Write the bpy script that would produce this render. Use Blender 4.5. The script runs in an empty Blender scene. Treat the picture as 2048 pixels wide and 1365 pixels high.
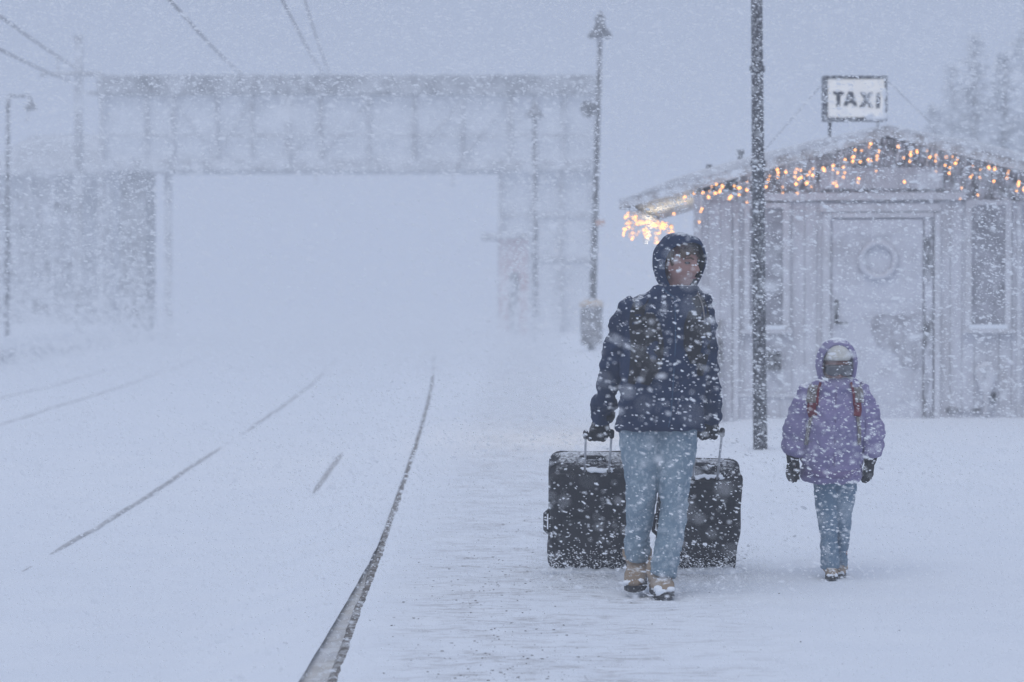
import bpy, bmesh, math, random
import numpy as np
from mathutils import Vector, Matrix, noise

random.seed(7)
rng = np.random.default_rng(11)
sc = bpy.context.scene
C = sc.collection
PI = math.pi

# ------------------------------------------------------------------ camera
LENS, SENS = 85.0, 36.0
FPX = LENS / SENS * 2048.0
CAM = Vector((0, 0, 1.46))
PITCH = math.atan((682.5 - 600.0) / FPX)
cam_d = bpy.data.cameras.new('camera'); cam = bpy.data.objects.new('camera', cam_d); C.objects.link(cam)
cam.location = CAM; cam.rotation_euler = (PI / 2 - PITCH, 0, 0)
cam_d.lens = LENS; cam_d.sensor_width = SENS; cam_d.clip_start = 0.1; cam_d.clip_end = 2000
cam_d.dof.use_dof = True; cam_d.dof.focus_distance = 12.1; cam_d.dof.aperture_fstop = 2.8
sc.camera = cam

# ------------------------------------------------------------------ sky and sun
SUN_EL, SUN_AZ = math.radians(58), math.radians(200)
w = bpy.data.worlds.new('World'); sc.world = w; w.use_nodes = True
nt = w.node_tree; nt.nodes.clear()
sky = nt.nodes.new('ShaderNodeTexSky'); sky.sky_type = 'NISHITA'; sky.sun_disc = False
sky.sun_elevation = SUN_EL; sky.sun_rotation = SUN_AZ
mixw = nt.nodes.new('ShaderNodeMixRGB'); mixw.inputs[0].default_value = 0.93     # closed cloud deck over the clear sky
mixw.inputs[2].default_value = (3.68, 4.28, 5.8, 1)
bg = nt.nodes.new('ShaderNodeBackground'); bg.inputs[1].default_value = 0.1
wo = nt.nodes.new('ShaderNodeOutputWorld')
nt.links.new(sky.outputs[0], mixw.inputs[1]); nt.links.new(mixw.outputs[0], bg.inputs[0]); nt.links.new(bg.outputs[0], wo.inputs[0])
sd = bpy.data.lights.new('sun', 'SUN'); so = bpy.data.objects.new('sun', sd); C.objects.link(so)
sd.energy = 1.15; sd.angle = math.radians(60); sd.color = (0.945, 0.965, 1.0)
so.rotation_euler = (PI / 2 - SUN_EL, 0, PI - SUN_AZ)
so.location = (0, 0, 40)

sc.view_settings.view_transform = 'Standard'; sc.view_settings.look = 'None'
sc.view_settings.exposure = -0.07; sc.view_settings.gamma = 1.0
sc.cycles.use_denoising = True
sc.cycles.max_bounces = 10; sc.cycles.volume_bounces = 3; sc.cycles.diffuse_bounces = 6
sc.cycles.sample_clamp_indirect = 4.0

# ------------------------------------------------------------------ helpers
fwd = Vector((0, math.cos(PITCH), -math.sin(PITCH))); upv = Vector((0, math.sin(PITCH), math.cos(PITCH)))
def at(px, py, Y):
    """the point at depth Y that the photograph shows at pixel px, py"""
    d = fwd + Vector((1, 0, 0)) * ((px - 1024) / FPX) + upv * ((682.5 - py) / FPX)
    return CAM + d * (Y / d.y)

def link(name, me, m=None, parent=None):
    o = bpy.data.objects.new(name, me); C.objects.link(o)
    if m is not None and me is not None:
        for x in (m if isinstance(m, (list, tuple)) else [m]): me.materials.append(x)
    if parent is not None: o.parent = parent
    return o
def empty(name, loc=(0, 0, 0), rotz=0):
    o = bpy.data.objects.new(name, None); C.objects.link(o); o.location = loc; o.rotation_euler = (0, 0, rotz)
    o.empty_display_size = 0.2
    return o
def tag(o, label=None, cat=None, group=None, kind=None):
    if label: o['label'] = label
    if cat: o['category'] = cat
    if group: o['group'] = group
    if kind: o['kind'] = kind
    return o
def keep(o, root):
    """parent o to root without moving it (root may stand anywhere)"""
    o.parent = root
    o.matrix_parent_inverse = (Matrix.Translation(root.location) @ root.rotation_euler.to_matrix().to_4x4()).inverted()
    return o

def sub(o, part):
    """o becomes a sub-part of part, both meshes being in world coordinates"""
    o.parent = part; o.matrix_parent_inverse = Matrix.Identity(4); return o

class MB:
    def __init__(s): s.v = []; s.f = []; s.smooth = False
    def add(s, vs, fs):
        n = len(s.v); s.v += [tuple(v) for v in vs]; s.f += [tuple(i + n for i in f) for f in fs]; return s
    def box(s, x0, x1, y0, y1, z0, z1, M=None):
        vs = [Vector(p) for p in ((x0,y0,z0),(x1,y0,z0),(x1,y1,z0),(x0,y1,z0),(x0,y0,z1),(x1,y0,z1),(x1,y1,z1),(x0,y1,z1))]
        if M is not None: vs = [M @ v for v in vs]
        return s.add(vs, [(0,3,2,1),(4,5,6,7),(0,1,5,4),(1,2,6,5),(2,3,7,6),(3,0,4,7)])
    def tube(s, pts, ra, rb=None, n=12, caps=True, ref=Vector((1, 0, 0)), power=1.0, fixed=False):
        """loft along pts; ra = half size along ref, rb = along the other side; fixed keeps the rings level"""
        pts = [Vector(p) for p in pts]; k = len(pts)
        ra = ra if isinstance(ra, (list, tuple)) else [ra] * k
        rb = ra if rb is None else (rb if isinstance(rb, (list, tuple)) else [rb] * k)
        vs = []; fs = []
        for i, p in enumerate(pts):
            t = (pts[min(i + 1, k - 1)] - pts[max(i - 1, 0)]).normalized()
            if fixed: A = Vector((1, 0, 0)); B = Vector((0, 1, 0))
            else:
                A = ref - t * ref.dot(t)
                if A.length < 1e-4: A = Vector((0, 1, 0)) - t * t.y
                A.normalize(); B = t.cross(A)
            for j in range(n):
                a = 2 * PI * j / n; c, q = math.cos(a), math.sin(a)
                c = math.copysign(abs(c) ** power, c); q = math.copysign(abs(q) ** power, q)
                vs.append(p + A * (ra[i] * c) + B * (rb[i] * q))
        for i in range(k - 1):
            for j in range(n):
                a = i * n + j; b = i * n + (j + 1) % n
                fs.append((a, b, b + n, a + n))
        if caps: fs.append(tuple(range(n - 1, -1, -1))); fs.append(tuple(range((k - 1) * n, k * n)))
        return s.add(vs, fs)
    def ell(s, c, rx, ry, rz, M=None, nu=20, nv=12):
        c = Vector(c); vs = []; fs = []
        for i in range(1, nv):
            th = PI * i / nv
            for j in range(nu):
                a = 2 * PI * j / nu
                v = Vector((rx * math.sin(th) * math.cos(a), ry * math.sin(th) * math.sin(a), rz * math.cos(th)))
                vs.append(c + (M @ v if M is not None else v))
        top = len(vs); v = Vector((0, 0, rz)); vs.append(c + (M @ v if M is not None else v))
        v = Vector((0, 0, -rz)); vs.append(c + (M @ v if M is not None else v))
        for i in range(nv - 2):
            for j in range(nu):
                a = i * nu + j; b = i * nu + (j + 1) % nu
                fs.append((a, a + nu, b + nu, b))
        for j in range(nu):
            fs.append((top, j, (j + 1) % nu)); e = (nv - 2) * nu
            fs.append((top + 1, e + (j + 1) % nu, e + j))
        return s.add(vs, fs)
    def cap(s, a, b, r0, r1, n=10):
        a, b = Vector(a), Vector(b); d = b - a; L = max(d.length, 1e-5); t = d / L
        pts = []; rr = []
        for q in (90, 60, 30, 0): pts.append(a - t * (r0 * math.sin(math.radians(q)))); rr.append(max(r0 * math.cos(math.radians(q)), 1e-4))
        for q in (0, 30, 60, 90): pts.append(b + t * (r1 * math.sin(math.radians(q)))); rr.append(max(r1 * math.cos(math.radians(q)), 1e-4))
        return s.tube(pts, rr, n=n, ref=Vector((0.3, 0.9, 0.2)))
    def chain(s, pts, rr, n=10):
        for i in range(len(pts) - 1): s.cap(pts[i], pts[i + 1], rr[i], rr[i + 1], n)
        return s
    def prism(s, poly, y0, y1, M=None):
        """poly in x,z pushed from y0 to y1"""
        n = len(poly)
        vs = [Vector((p[0], y0, p[1])) for p in poly] + [Vector((p[0], y1, p[1])) for p in poly]
        if M is not None: vs = [M @ v for v in vs]
        return s.add(vs, [tuple(range(n)), tuple(range(2 * n - 1, n - 1, -1))] + [(i, i + n, (i + 1) % n + n, (i + 1) % n) for i in range(n)])
    def mesh(s, smooth=False):
        me = bpy.data.meshes.new('m'); me.from_pydata([tuple(v) for v in s.v], [], s.f); me.validate(); 
        bm = bmesh.new(); bm.from_mesh(me); bmesh.ops.recalc_face_normals(bm, faces=bm.faces); bm.to_mesh(me); bm.free()
        if smooth: me.polygons.foreach_set('use_smooth', [True] * len(me.polygons))
        me.update(); return me
    def build(s, name, m, parent=None, smooth=False):
        me = s.mesh(smooth); me.name = name; return link(name, me, m, parent)

def fused(mb, voxel, smooth=4, fn=None):
    """one continuous skin over all the pieces in mb; fn(p, n) may push the surface"""
    tmp = bpy.data.objects.new('tmp', mb.mesh()); C.objects.link(tmp)
    r = tmp.modifiers.new('r', 'REMESH'); r.mode = 'VOXEL'; r.voxel_size = voxel
    if smooth:
        q = tmp.modifiers.new('s', 'SMOOTH'); q.factor = 0.5; q.iterations = smooth
    dg = bpy.context.evaluated_depsgraph_get(); dg.update()
    me = bpy.data.meshes.new_from_object(tmp.evaluated_get(dg))
    old = tmp.data; bpy.data.objects.remove(tmp); bpy.data.meshes.remove(old)
    if fn:
        ns = [v.normal.copy() for v in me.vertices]
        for v, n in zip(me.vertices, ns): v.co += n * fn(v.co, n)
    me.polygons.foreach_set('use_smooth', [True] * len(me.polygons)); me.update()
    return me
def wrinkle(amp, sx, sz, seed=0.0):
    def f(p, n):
        q = Vector((p.x * sx + seed, p.y * sx + seed, p.z * sz))
        a = noise.noise(q); b = noise.noise(q * 2.3 + Vector((5, 5, 5)))
        return amp * (0.75 * (1 - 2.4 * abs(a)) + 0.45 * b)
    return f
def crom(pts, k=4):
    """smooth curve through the points, any dimension"""
    P = [np.array(p, float) for p in pts]; P = [2 * P[0] - P[1]] + P + [2 * P[-1] - P[-2]]; out = []
    for i in range(1, len(P) - 2):
        for j in range(k):
            t = j / k; a, b, c, d = P[i - 1:i + 3]
            out.append(0.5 * (2 * b + (c - a) * t + (2 * a - 5 * b + 4 * c - d) * t * t + (3 * b - a - 3 * c + d) * t ** 3))
    out.append(P[-2]); return out

# ------------------------------------------------------------------ materials
SNOW = (0.84, 0.865, 0.90)
def mat(name, c1, c2=None, scale=12.0, rough=0.8, frost=0.0, fscale=9.0, fsoft=0.12, up=0.0, bump=0.0, bscale=60.0, metal=0.0,
        emit=None, estr=0.0, stretch=(1, 1, 1), frostcol=SNOW, spec=0.3):
    m = bpy.data.materials.new(name); m.use_nodes = True; t = m.node_tree; N = t.nodes; L = t.links; b = N['Principled BSDF']
    b.inputs['Roughness'].default_value = rough; b.inputs['Metallic'].default_value = metal
    b.inputs['Specular IOR Level'].default_value = spec
    tc = N.new('ShaderNodeTexCoord'); mp = N.new('ShaderNodeMapping'); mp.inputs['Scale'].default_value = stretch
    L.new(tc.outputs['Object'], mp.inputs['Vector'])
    def nz(s, d=5, r=0.6):
        n = N.new('ShaderNodeTexNoise'); n.inputs['Scale'].default_value = s; n.inputs['Detail'].default_value = d; n.inputs['Roughness'].default_value = r
        L.new(mp.outputs[0], n.inputs['Vector']); return n
    def rng_(sock, lo, hi):
        r = N.new('ShaderNodeMapRange'); r.inputs[1].default_value = lo; r.inputs[2].default_value = hi; L.new(sock, r.inputs[0]); return r.outputs[0]
    def mix(f, a, bb):
        x = N.new('ShaderNodeMixRGB')
        for i, q in enumerate((f, a, bb)):
            if hasattr(q, 'links'): L.new(q, x.inputs[i])
            elif isinstance(q, (int, float)): x.inputs[i].default_value = q
            else: x.inputs[i].default_value = (*q, 1)
        return x.outputs[0]
    col = mix(rng_(nz(scale).outputs[0], 0.35, 0.65), c1, c2 or tuple(x * 0.75 for x in c1))
    mask = None
    if frost > 0:
        th = 0.72 - 0.44 * frost
        mask = rng_(nz(fscale, 8, 0.7).outputs[0], th - fsoft, th + fsoft)
    if up > 0:
        g = N.new('ShaderNodeNewGeometry'); s = N.new('ShaderNodeSeparateXYZ'); L.new(g.outputs['Normal'], s.inputs[0])
        ad = N.new('ShaderNodeMath'); ad.operation = 'MULTIPLY_ADD'; L.new(nz(fscale * 2, 6, 0.7).outputs[0], ad.inputs[0]); ad.inputs[1].default_value = 0.8; L.new(s.outputs[2], ad.inputs[2])
        um = rng_(ad.outputs[0], 1.25 - up * 0.6, 1.5 - up * 0.6)
        if mask is None: mask = um
        else:
            mx = N.new('ShaderNodeMath'); mx.operation = 'MAXIMUM'; L.new(mask, mx.inputs[0]); L.new(um, mx.inputs[1]); mask = mx.outputs[0]
    if mask is not None: col = mix(mask, col, frostcol)
    L.new(col, b.inputs['Base Color'])
    if bump > 0:
        bp = N.new('ShaderNodeBump'); bp.inputs['Strength'].default_value = bump; bp.inputs['Distance'].default_value = 0.01
        L.new(nz(bscale, 6, 0.65).outputs[0], bp.inputs['Height']); L.new(bp.outputs[0], b.inputs['Normal'])
    if emit: b.inputs['Emission Color'].default_value = (*emit, 1); b.inputs['Emission Strength'].default_value = estr
    return m

M = {}
M['snow'] = mat('snow', (0.83, 0.86, 0.90), (0.80, 0.835, 0.885), 1.6, 0.9, bump=0.25, bscale=22, spec=0.1)
M['flake'] = mat('flake', (0.92, 0.94, 0.97), (0.9, 0.92, 0.96), 5, 0.9, spec=0.1)
M['coping'] = mat('coping', (0.10, 0.085, 0.07), (0.20, 0.18, 0.16), 14, 0.9, frost=0.28, fscale=16, bump=0.5, bscale=50)
M['ledge'] = mat('ledge', (0.46, 0.46, 0.47), (0.55, 0.52, 0.47), 3.0, 0.6, frost=0.2, fscale=5, fsoft=0.2)
M['rail'] = mat('rail', (0.16, 0.155, 0.15), (0.26, 0.25, 0.25), 9, 0.6, frost=0.38, fscale=7, fsoft=0.3)
M['grit'] = mat('grit', (0.09, 0.085, 0.08), (0.17, 0.15, 0.14), 30, 0.9)
M['polesteel'] = mat('polesteel', (0.035, 0.037, 0.045), (0.06, 0.06, 0.07), 18, 0.7, frost=0.30, fscale=55, fsoft=0.06)
M['lampsteel'] = mat('lampsteel', (0.05, 0.05, 0.055), (0.10, 0.10, 0.11), 6, 0.7, frost=0.35, fscale=9)
M['lampdark'] = mat('lampdark', (0.025, 0.026, 0.03), (0.05, 0.05, 0.055), 6, 0.7, frost=0.2, fscale=9)
M['binsteel'] = mat('binsteel', (0.10, 0.098, 0.10), (0.16, 0.155, 0.16), 6, 0.7, frost=0.22, fscale=10)
M['binlid'] = mat('binlid', (0.42, 0.26, 0.10), (0.5, 0.36, 0.2), 9, 0.7, frost=0.35, fscale=14)
M['orange'] = mat('orange', (0.55, 0.22, 0.10), None, 9, 0.7, frost=0.3)
M['bridge'] = mat('bridge', (0.20, 0.205, 0.21), (0.29, 0.29, 0.30), 1.5, 0.8, frost=0.52, fscale=2.2, fsoft=0.2)
M['bridgepane'] = mat('bridgepane', (0.52, 0.55, 0.58), (0.62, 0.65, 0.68), 1.2, 0.5, frost=0.70, fscale=1.6, fsoft=0.25)
M['towerwall'] = mat('towerwall', (0.06, 0.065, 0.07), (0.11, 0.115, 0.12), 1.2, 0.8, frost=0.30, fscale=2.0, fsoft=0.25)
M['farwall'] = mat('farwall', (0.20, 0.21, 0.22), (0.32, 0.33, 0.35), 0.9, 0.9, frost=0.38, fscale=1.2, fsoft=0.25)
M['farroof'] = mat('farroof', (0.22, 0.23, 0.24), (0.32, 0.33, 0.35), 1.0, 0.9, frost=0.45, fscale=1.4, fsoft=0.25)
M['fardark'] = mat('fardark', (0.12, 0.125, 0.13), None, 1.0, 0.5, frost=0.5, fscale=2)
M['redwall'] = mat('redwall', (0.46, 0.24, 0.23), (0.42, 0.22, 0.21), 1.0, 0.9, frost=0.5, fscale=1.5, fsoft=0.25)
M['needles'] = mat('needles', (0.28, 0.29, 0.285), (0.38, 0.39, 0.38), 0.8, 0.9, frost=0.66, fscale=1.2, fsoft=0.2)
M['bark'] = mat('bark', (0.10, 0.08, 0.07), None, 6, 0.9, frost=0.3)
M['wire'] = mat('wire', (0.10, 0.10, 0.11), None, 6, 0.7, frost=0.3)
# hut
M['plank'] = mat('plank', (0.28, 0.265, 0.265), (0.38, 0.36, 0.36), 5, 0.85, frost=0.86, fscale=3.2, fsoft=0.25, up=0.5, bump=0.5, bscale=45, stretch=(1.0, 1.0, 0.3), frostcol=(0.63, 0.635, 0.68))
M['plankdark'] = mat('plankdark', (0.10, 0.095, 0.095), (0.20, 0.185, 0.18), 5, 0.85, frost=0.50, fscale=12, fsoft=0.1, up=0.5, bump=0.4, bscale=45, frostcol=(0.6, 0.6, 0.64))
M['trim'] = mat('trim', (0.42, 0.415, 0.43), (0.52, 0.515, 0.54), 5, 0.8, frost=0.62, fscale=6, fsoft=0.2, up=0.8, bump=0.3, frostcol=(0.70, 0.71, 0.75))
M['door'] = mat('door', (0.34, 0.335, 0.36), (0.42, 0.415, 0.44), 2.2, 0.75, frost=0.80, fscale=2.4, fsoft=0.16, bump=0.4, bscale=35, frostcol=(0.64, 0.65, 0.70))
M['jamb'] = mat('jamb', (0.10, 0.10, 0.11), (0.18, 0.18, 0.19), 6, 0.8, frost=0.52, fscale=7, fsoft=0.08, stretch=(1, 1, 0.5), frostcol=(0.62, 0.63, 0.68))
M['pane'] = mat('pane', (0.10, 0.10, 0.115), (0.16, 0.16, 0.18), 5, 0.35, frost=0.50, fscale=4, fsoft=0.2, frostcol=(0.50, 0.50, 0.55))
M['poster'] = mat('poster', (0.26, 0.255, 0.28), (0.32, 0.315, 0.34), 5, 0.7, frost=0.46, fscale=9, fsoft=0.2, frostcol=(0.64, 0.65, 0.70))
M['roofing'] = mat('roofing', (0.16, 0.155, 0.155), (0.24, 0.23, 0.23), 5, 0.85, frost=0.42, fscale=10, up=0.4, bump=0.4)
M['rake'] = mat('rake', (0.30, 0.27, 0.26), (0.40, 0.37, 0.36), 7, 0.85, frost=0.5, fscale=9, up=0.6, bump=0.3)
M['black'] = mat('black', (0.025, 0.025, 0.03), (0.05, 0.05, 0.055), 9, 0.6, frost=0.25, fscale=25)
M['signframe'] = mat('signframe', (0.03, 0.035, 0.05), (0.07, 0.075, 0.09), 9, 0.6, frost=0.34, fscale=32, fsoft=0.08)
M['signface'] = mat('signface', (0.78, 0.77, 0.74), (0.70, 0.70, 0.70), 3, 0.5, frost=0.3, fscale=4, fsoft=0.2, emit=(1.0, 0.95, 0.86), estr=0.22)
M['bulb'] = mat('bulb', (0.9, 0.6, 0.3), None, 9, 0.4, emit=(1.0, 0.39, 0.09), estr=3.9)
M['cable'] = mat('cable', (0.5, 0.5, 0.5), None, 9, 0.7, frost=0.6)
M['lampglass'] = mat('lampglass', (0.9, 0.88, 0.8), None, 9, 0.4, emit=(1.0, 0.86, 0.58), estr=14.0)
# people
M['skin'] = mat('skin', (0.37, 0.225, 0.195), (0.31, 0.175, 0.155), 14, 0.6, spec=0.3)
M['lip'] = mat('lip', (0.24, 0.09, 0.09), None, 20, 0.5)
M['eye'] = mat('eye', (0.03, 0.025, 0.025), None, 20, 0.3)
M['hair'] = mat('hair', (0.15, 0.105, 0.07), (0.09, 0.065, 0.045), 60, 0.8)
M['navy'] = mat('navy', (0.008, 0.018, 0.052), (0.013, 0.030, 0.080), 5, 0.8, up=0.08, fscale=26, bump=0.7, bscale=30)
M['navytrim'] = mat('navytrim', (0.03, 0.085, 0.17), None, 5, 0.6)
M['strapblack'] = mat('strapblack', (0.012, 0.012, 0.015), (0.022, 0.021, 0.024), 12, 0.85, up=0.25, fscale=30, bump=0.3, bscale=90)
M['glove'] = mat('glove', (0.014, 0.014, 0.017), (0.03, 0.028, 0.03), 20, 0.85, up=0.2, fscale=40, bump=0.3)
M['denim'] = mat('denim', (0.155, 0.225, 0.285), (0.22, 0.29, 0.345), 6, 0.85, frost=0.03, fscale=40, fsoft=0.2, bump=0.3, bscale=120)
M['denimdark'] = mat('denimdark', (0.125, 0.20, 0.275), (0.175, 0.25, 0.325), 6, 0.85, frost=0.03, fscale=40, fsoft=0.2, bump=0.3, bscale=120)
M['boot'] = mat('boot', (0.33, 0.255, 0.185), (0.26, 0.20, 0.145), 10, 0.8, up=0.08, fscale=18, bump=0.5, bscale=60)
M['sole'] = mat('sole', (0.025, 0.025, 0.028), (0.05, 0.05, 0.05), 20, 0.8, frost=0.15, fscale=30)
M['lilac'] = mat('lilac', (0.245, 0.21, 0.37), (0.19, 0.175, 0.31), 7, 0.65, up=0.3, fscale=22, bump=0.7, bscale=30)
M['lilachem'] = mat('lilachem', (0.19, 0.15, 0.29), None, 7, 0.7, up=0.2, fscale=22)
M['wool'] = mat('wool', (0.66, 0.65, 0.60), (0.58, 0.57, 0.53), 40, 0.95, bump=0.6, bscale=120)
M['lens'] = mat('lens', (0.10, 0.105, 0.12), (0.15, 0.155, 0.17), 14, 0.25, spec=0.5)
M['gogframe'] = mat('gogframe', (0.03, 0.03, 0.03), None, 14, 0.5)
M['strapgrey'] = mat('strapgrey', (0.15, 0.135, 0.13), (0.22, 0.20, 0.19), 30, 0.9, frost=0.2, fscale=40)
M['strapred'] = mat('strapred', (0.17, 0.022, 0.035), (0.12, 0.02, 0.03), 20, 0.8)
M['case'] = mat('case', (0.012, 0.012, 0.016), (0.022, 0.022, 0.027), 10, 0.75, up=0.10, fscale=30, bump=0.5, bscale=110)
M['casetrim'] = mat('casetrim', (0.03, 0.03, 0.034), None, 10, 0.6)
M['alu'] = mat('alu', (0.55, 0.56, 0.58), (0.48, 0.49, 0.52), 10, 0.35, metal=0.4)

def flake_mat():
    m = M['flake']; t = m.node_tree; t.nodes.clear()
    a = t.nodes.new('ShaderNodeBsdfDiffuse'); b = t.nodes.new('ShaderNodeBsdfTranslucent'); x = t.nodes.new('ShaderNodeMixShader'); o = t.nodes.new('ShaderNodeOutputMaterial')
    a.inputs[0].default_value = (0.95, 0.96, 0.97, 1); b.inputs[0].default_value = (0.95, 0.96, 0.97, 1); x.inputs[0].default_value = 0.5      # thin ice plates glow through
    t.links.new(a.outputs[0], x.inputs[1]); t.links.new(b.outputs[0], x.inputs[2]); t.links.new(x.outputs[0], o.inputs[0])
flake_mat()
# ------------------------------------------------------------------ haze (blowing snow in the air)
HZ = bpy.data.materials.new('haze'); HZ.use_nodes = True; t = HZ.node_tree; t.nodes.clear()
pv = t.nodes.new('ShaderNodeVolumePrincipled'); pv.inputs['Color'].default_value = (0.93, 0.95, 0.985, 1)
pv.inputs['Density'].default_value = 0.0078; pv.inputs['Anisotropy'].default_value = 0.15
om = t.nodes.new('ShaderNodeOutputMaterial'); t.links.new(pv.outputs[0], om.inputs['Volume'])
tag(MB().box(-330, 330, -40, 460, -2.2, 17.5).build('haze', HZ), kind='stuff')

# ------------------------------------------------------------------ ground
def ground_mat():
    m = M['snow'].copy(); m.name = 'platform_snow'; M['platsnow'] = m; t = m.node_tree; N = t.nodes; L = t.links; b = N['Principled BSDF']
    src = b.inputs['Base Color'].links[0].from_socket
    tc = N.new('ShaderNodeTexCoord'); sp = N.new('ShaderNodeSeparateXYZ'); L.new(tc.outputs['Object'], sp.inputs[0])
    def mr(sock, a, bb, c=0.0, d=1.0):
        r = N.new('ShaderNodeMapRange'); r.interpolation_type = 'SMOOTHSTEP'; L.new(sock, r.inputs[0])
        for i, v in enumerate((a, bb, c, d)): r.inputs[i + 1].default_value = v
        return r.outputs[0]
    def mul(a, bb):
        q = N.new('ShaderNodeMath'); q.operation = 'MULTIPLY'; L.new(a, q.inputs[0])
        if hasattr(bb, 'links'): L.new(bb, q.inputs[1])
        else: q.inputs[1].default_value = bb
        return q.outputs[0]
    def noisy(scale, sx, sy):
        mp = N.new('ShaderNodeMapping'); mp.inputs['Scale'].default_value = (sx, sy, 1); L.new(tc.outputs['Object'], mp.inputs[0])
        n = N.new('ShaderNodeTexNoise'); n.inputs['Scale'].default_value = scale; n.inputs['Detail'].default_value = 8; n.inputs['Roughness'].default_value = 0.7; L.new(mp.outputs[0], n.inputs['Vector']); return n.outputs[0]
    strip = mul(mr(sp.outputs[0], -0.75, -0.2), mr(sp.outputs[0], 1.5, 0.3))
    stain = mul(mul(strip, mr(noisy(2.2, 1.0, 1.6), 0.38, 0.62)), mr(noisy(9.0, 0.7, 2.0), 0.42, 0.62))
    x = N.new('ShaderNodeMixRGB'); L.new(mul(stain, 0.85), x.inputs[0]); L.new(src, x.inputs[1]); x.inputs[2].default_value = (0.42, 0.41, 0.41, 1)
    L.new(x.outputs[0], b.inputs['Base Color'])
ground_mat()
def edge(Y): return -0.60 - 0.012 * Y - 0.00018 * min(Y, 130) ** 2 - (max(Y, 130) - 130) * 0.047
def railc(Y): return -1.45 - 0.007 * Y - 0.00035 * min(Y, 130) ** 2 - (max(Y, 130) - 130) * 0.09
def farrail(Y): return railc(Y) - 4.5 - 0.0135 * Y
def lbank(Y): return -8.6 - 0.060 * min(Y, 130) - max(0, Y - 130) * 0.12      # front of the far platform
def sst(a, b, x):
    t = min(1, max(0, (x - a) / (b - a))); return t * t * (3 - 2 * t)
def fbm(x, y, s): return noise.noise((x * s, y * s, 0.3)) + 0.5 * noise.noise((x * s * 2.2, y * s * 2.2, 4.1)) + 0.25 * noise.noise((x * s * 5, y * s * 5, 9.1))
STEPS = [(0.66 + 0.012 * i + (0.09 if i % 2 else -0.09), 12.75 + 0.62 * i) for i in range(22)] + [(1.68 + 0.02 * i + (0.06 if i % 2 else -0.06), 13.25 + 0.46 * i) for i in range(20)]
TRACKS = (0.26, 0.62, 0.80, 1.16)
def plat_z(x, Y):
    z = 0.02 * fbm(x, Y, 0.35) + 0.006 * fbm(x * 0.6, Y, 2.3)
    near = sst(9, 11, Y) * (1 - sst(12.5, 14.5, Y))
    z = z * (1 - 0.6 * near)
    z += 0.30 * sst(17, 23.2, Y) * sst(0.6, 2.6, x) * (1 - 0.3 * sst(30, 45, Y))          # drift against the hut
    z += 0.10 * math.exp(-((x - 2.02) ** 2 + (Y - 20.0) ** 2) / 0.30)                      # mound round the post
    z += 0.16 * sst(30, 55, Y) * sst(0, 2, x - edge(Y))
    z += 0.5 * sst(60, 160, Y) * sst(3, 40, x - edge(Y))
    z += 0.02 * math.exp(-((x - 0.9) ** 2) / 0.25 - ((Y - 13.3) ** 2) / 0.05)             # snow pushed along by the wheels
    if 8.5 < Y < 30 and -0.6 < x < 2.6:
        z += near * 0.010 * fbm(x, Y, 3.1) - 0.012 * max(0, noise.noise((x * 4.2, Y * 2.1, 8.0)) - 0.15)
        for c in TRACKS:
            if abs(x - c) < 0.12 and Y > 12.9: z -= 0.016 * math.exp(-((x - c - 0.02 * math.sin(Y * 0.8)) / 0.03) ** 2)
        for fx_, fy_ in STEPS:
            dx, dy = (x - fx_) / 0.055, (Y - fy_) / 0.14
            if abs(dx) < 2.5 and abs(dy) < 2.5: q_ = dx * dx + dy * dy; z += -0.034 * math.exp(-q_ * q_) + 0.012 * math.exp(-(math.sqrt(q_) - 1.5) ** 2 / 0.12)
    s = x - edge(Y)
    z -= 0.035 * (1 - sst(0.0, 0.14, s))
    return z
def track_z(x, Y):
    s = edge(Y) - x
    z = -0.25 + 0.03 * fbm(x, Y, 0.22) + 0.008 * fbm(x, Y * 0.5, 1.6)
    hump = sst(12.6, 15.2, Y)
    z = z + (-z - 0.062 + 0.022 * hump) * (1 - sst(0.0, 0.9, s))
    b = lbank(Y) - x
    z += (0.62 * sst(0.0, 0.35, b) + 0.40 * sst(4, 30, b)) * (1 - sst(95, 125, Y)) + 0.16 * sst(-2.2, 0, b) 
    return z
def Yrows():
    ys = [-12, -6, 0, 3, 5]; y = 5.0
    while y < 440: y += max(0.05, 0.0065 * y * (1 if y < 120 else 3)); ys.append(y)
    return ys
def sheet(name, sl, zf, side):
    ys = Yrows(); vs = []; fs = []; n = len(sl)
    for y in ys:
        e = edge(y)
        for k in sl:
            x = e + side * k
            if side > 0: x += 0.042 + (0.014 * noise.noise((y * 2.2, 3.0, 0)) + 0.008 * noise.noise((y * 9, 1.0, 0)) if k < 0.2 else 0.0)
            elif k < 1.0:
                wl = 0.004 + 0.145 * max(0, min(1, (14.7 - y) / 6.2)) + 0.006 * noise.noise((y * 1.7, 7, 0)) * (1 - sst(14, 15, y))
                x -= wl * (1 - k)
            vs.append((x, y, zf(x, y)))
    for i in range(len(ys) - 1):
        for j in range(n - 1):
            a = i * n + j; fs.append((a, a + 1, a + n + 1, a + n))
    o = MB().add(vs, fs).build(name, M['platsnow' if side > 0 else 'snow'], smooth=True); return tag(o, kind='structure')
def cols(fine_to, step, far):
    k = 0.0; out = []
    while k < far: out.append(k); k += 0.02 if k < 0.16 else (step if k < fine_to else max(step, (k - fine_to) * 0.16 + step))
    out.append(far); return out
sheet('platform_snow', cols(4.2, 0.05, 300), plat_z, 1)
sheet('track_snow', cols(16.0, 0.13, 280), track_z, -1)

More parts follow.
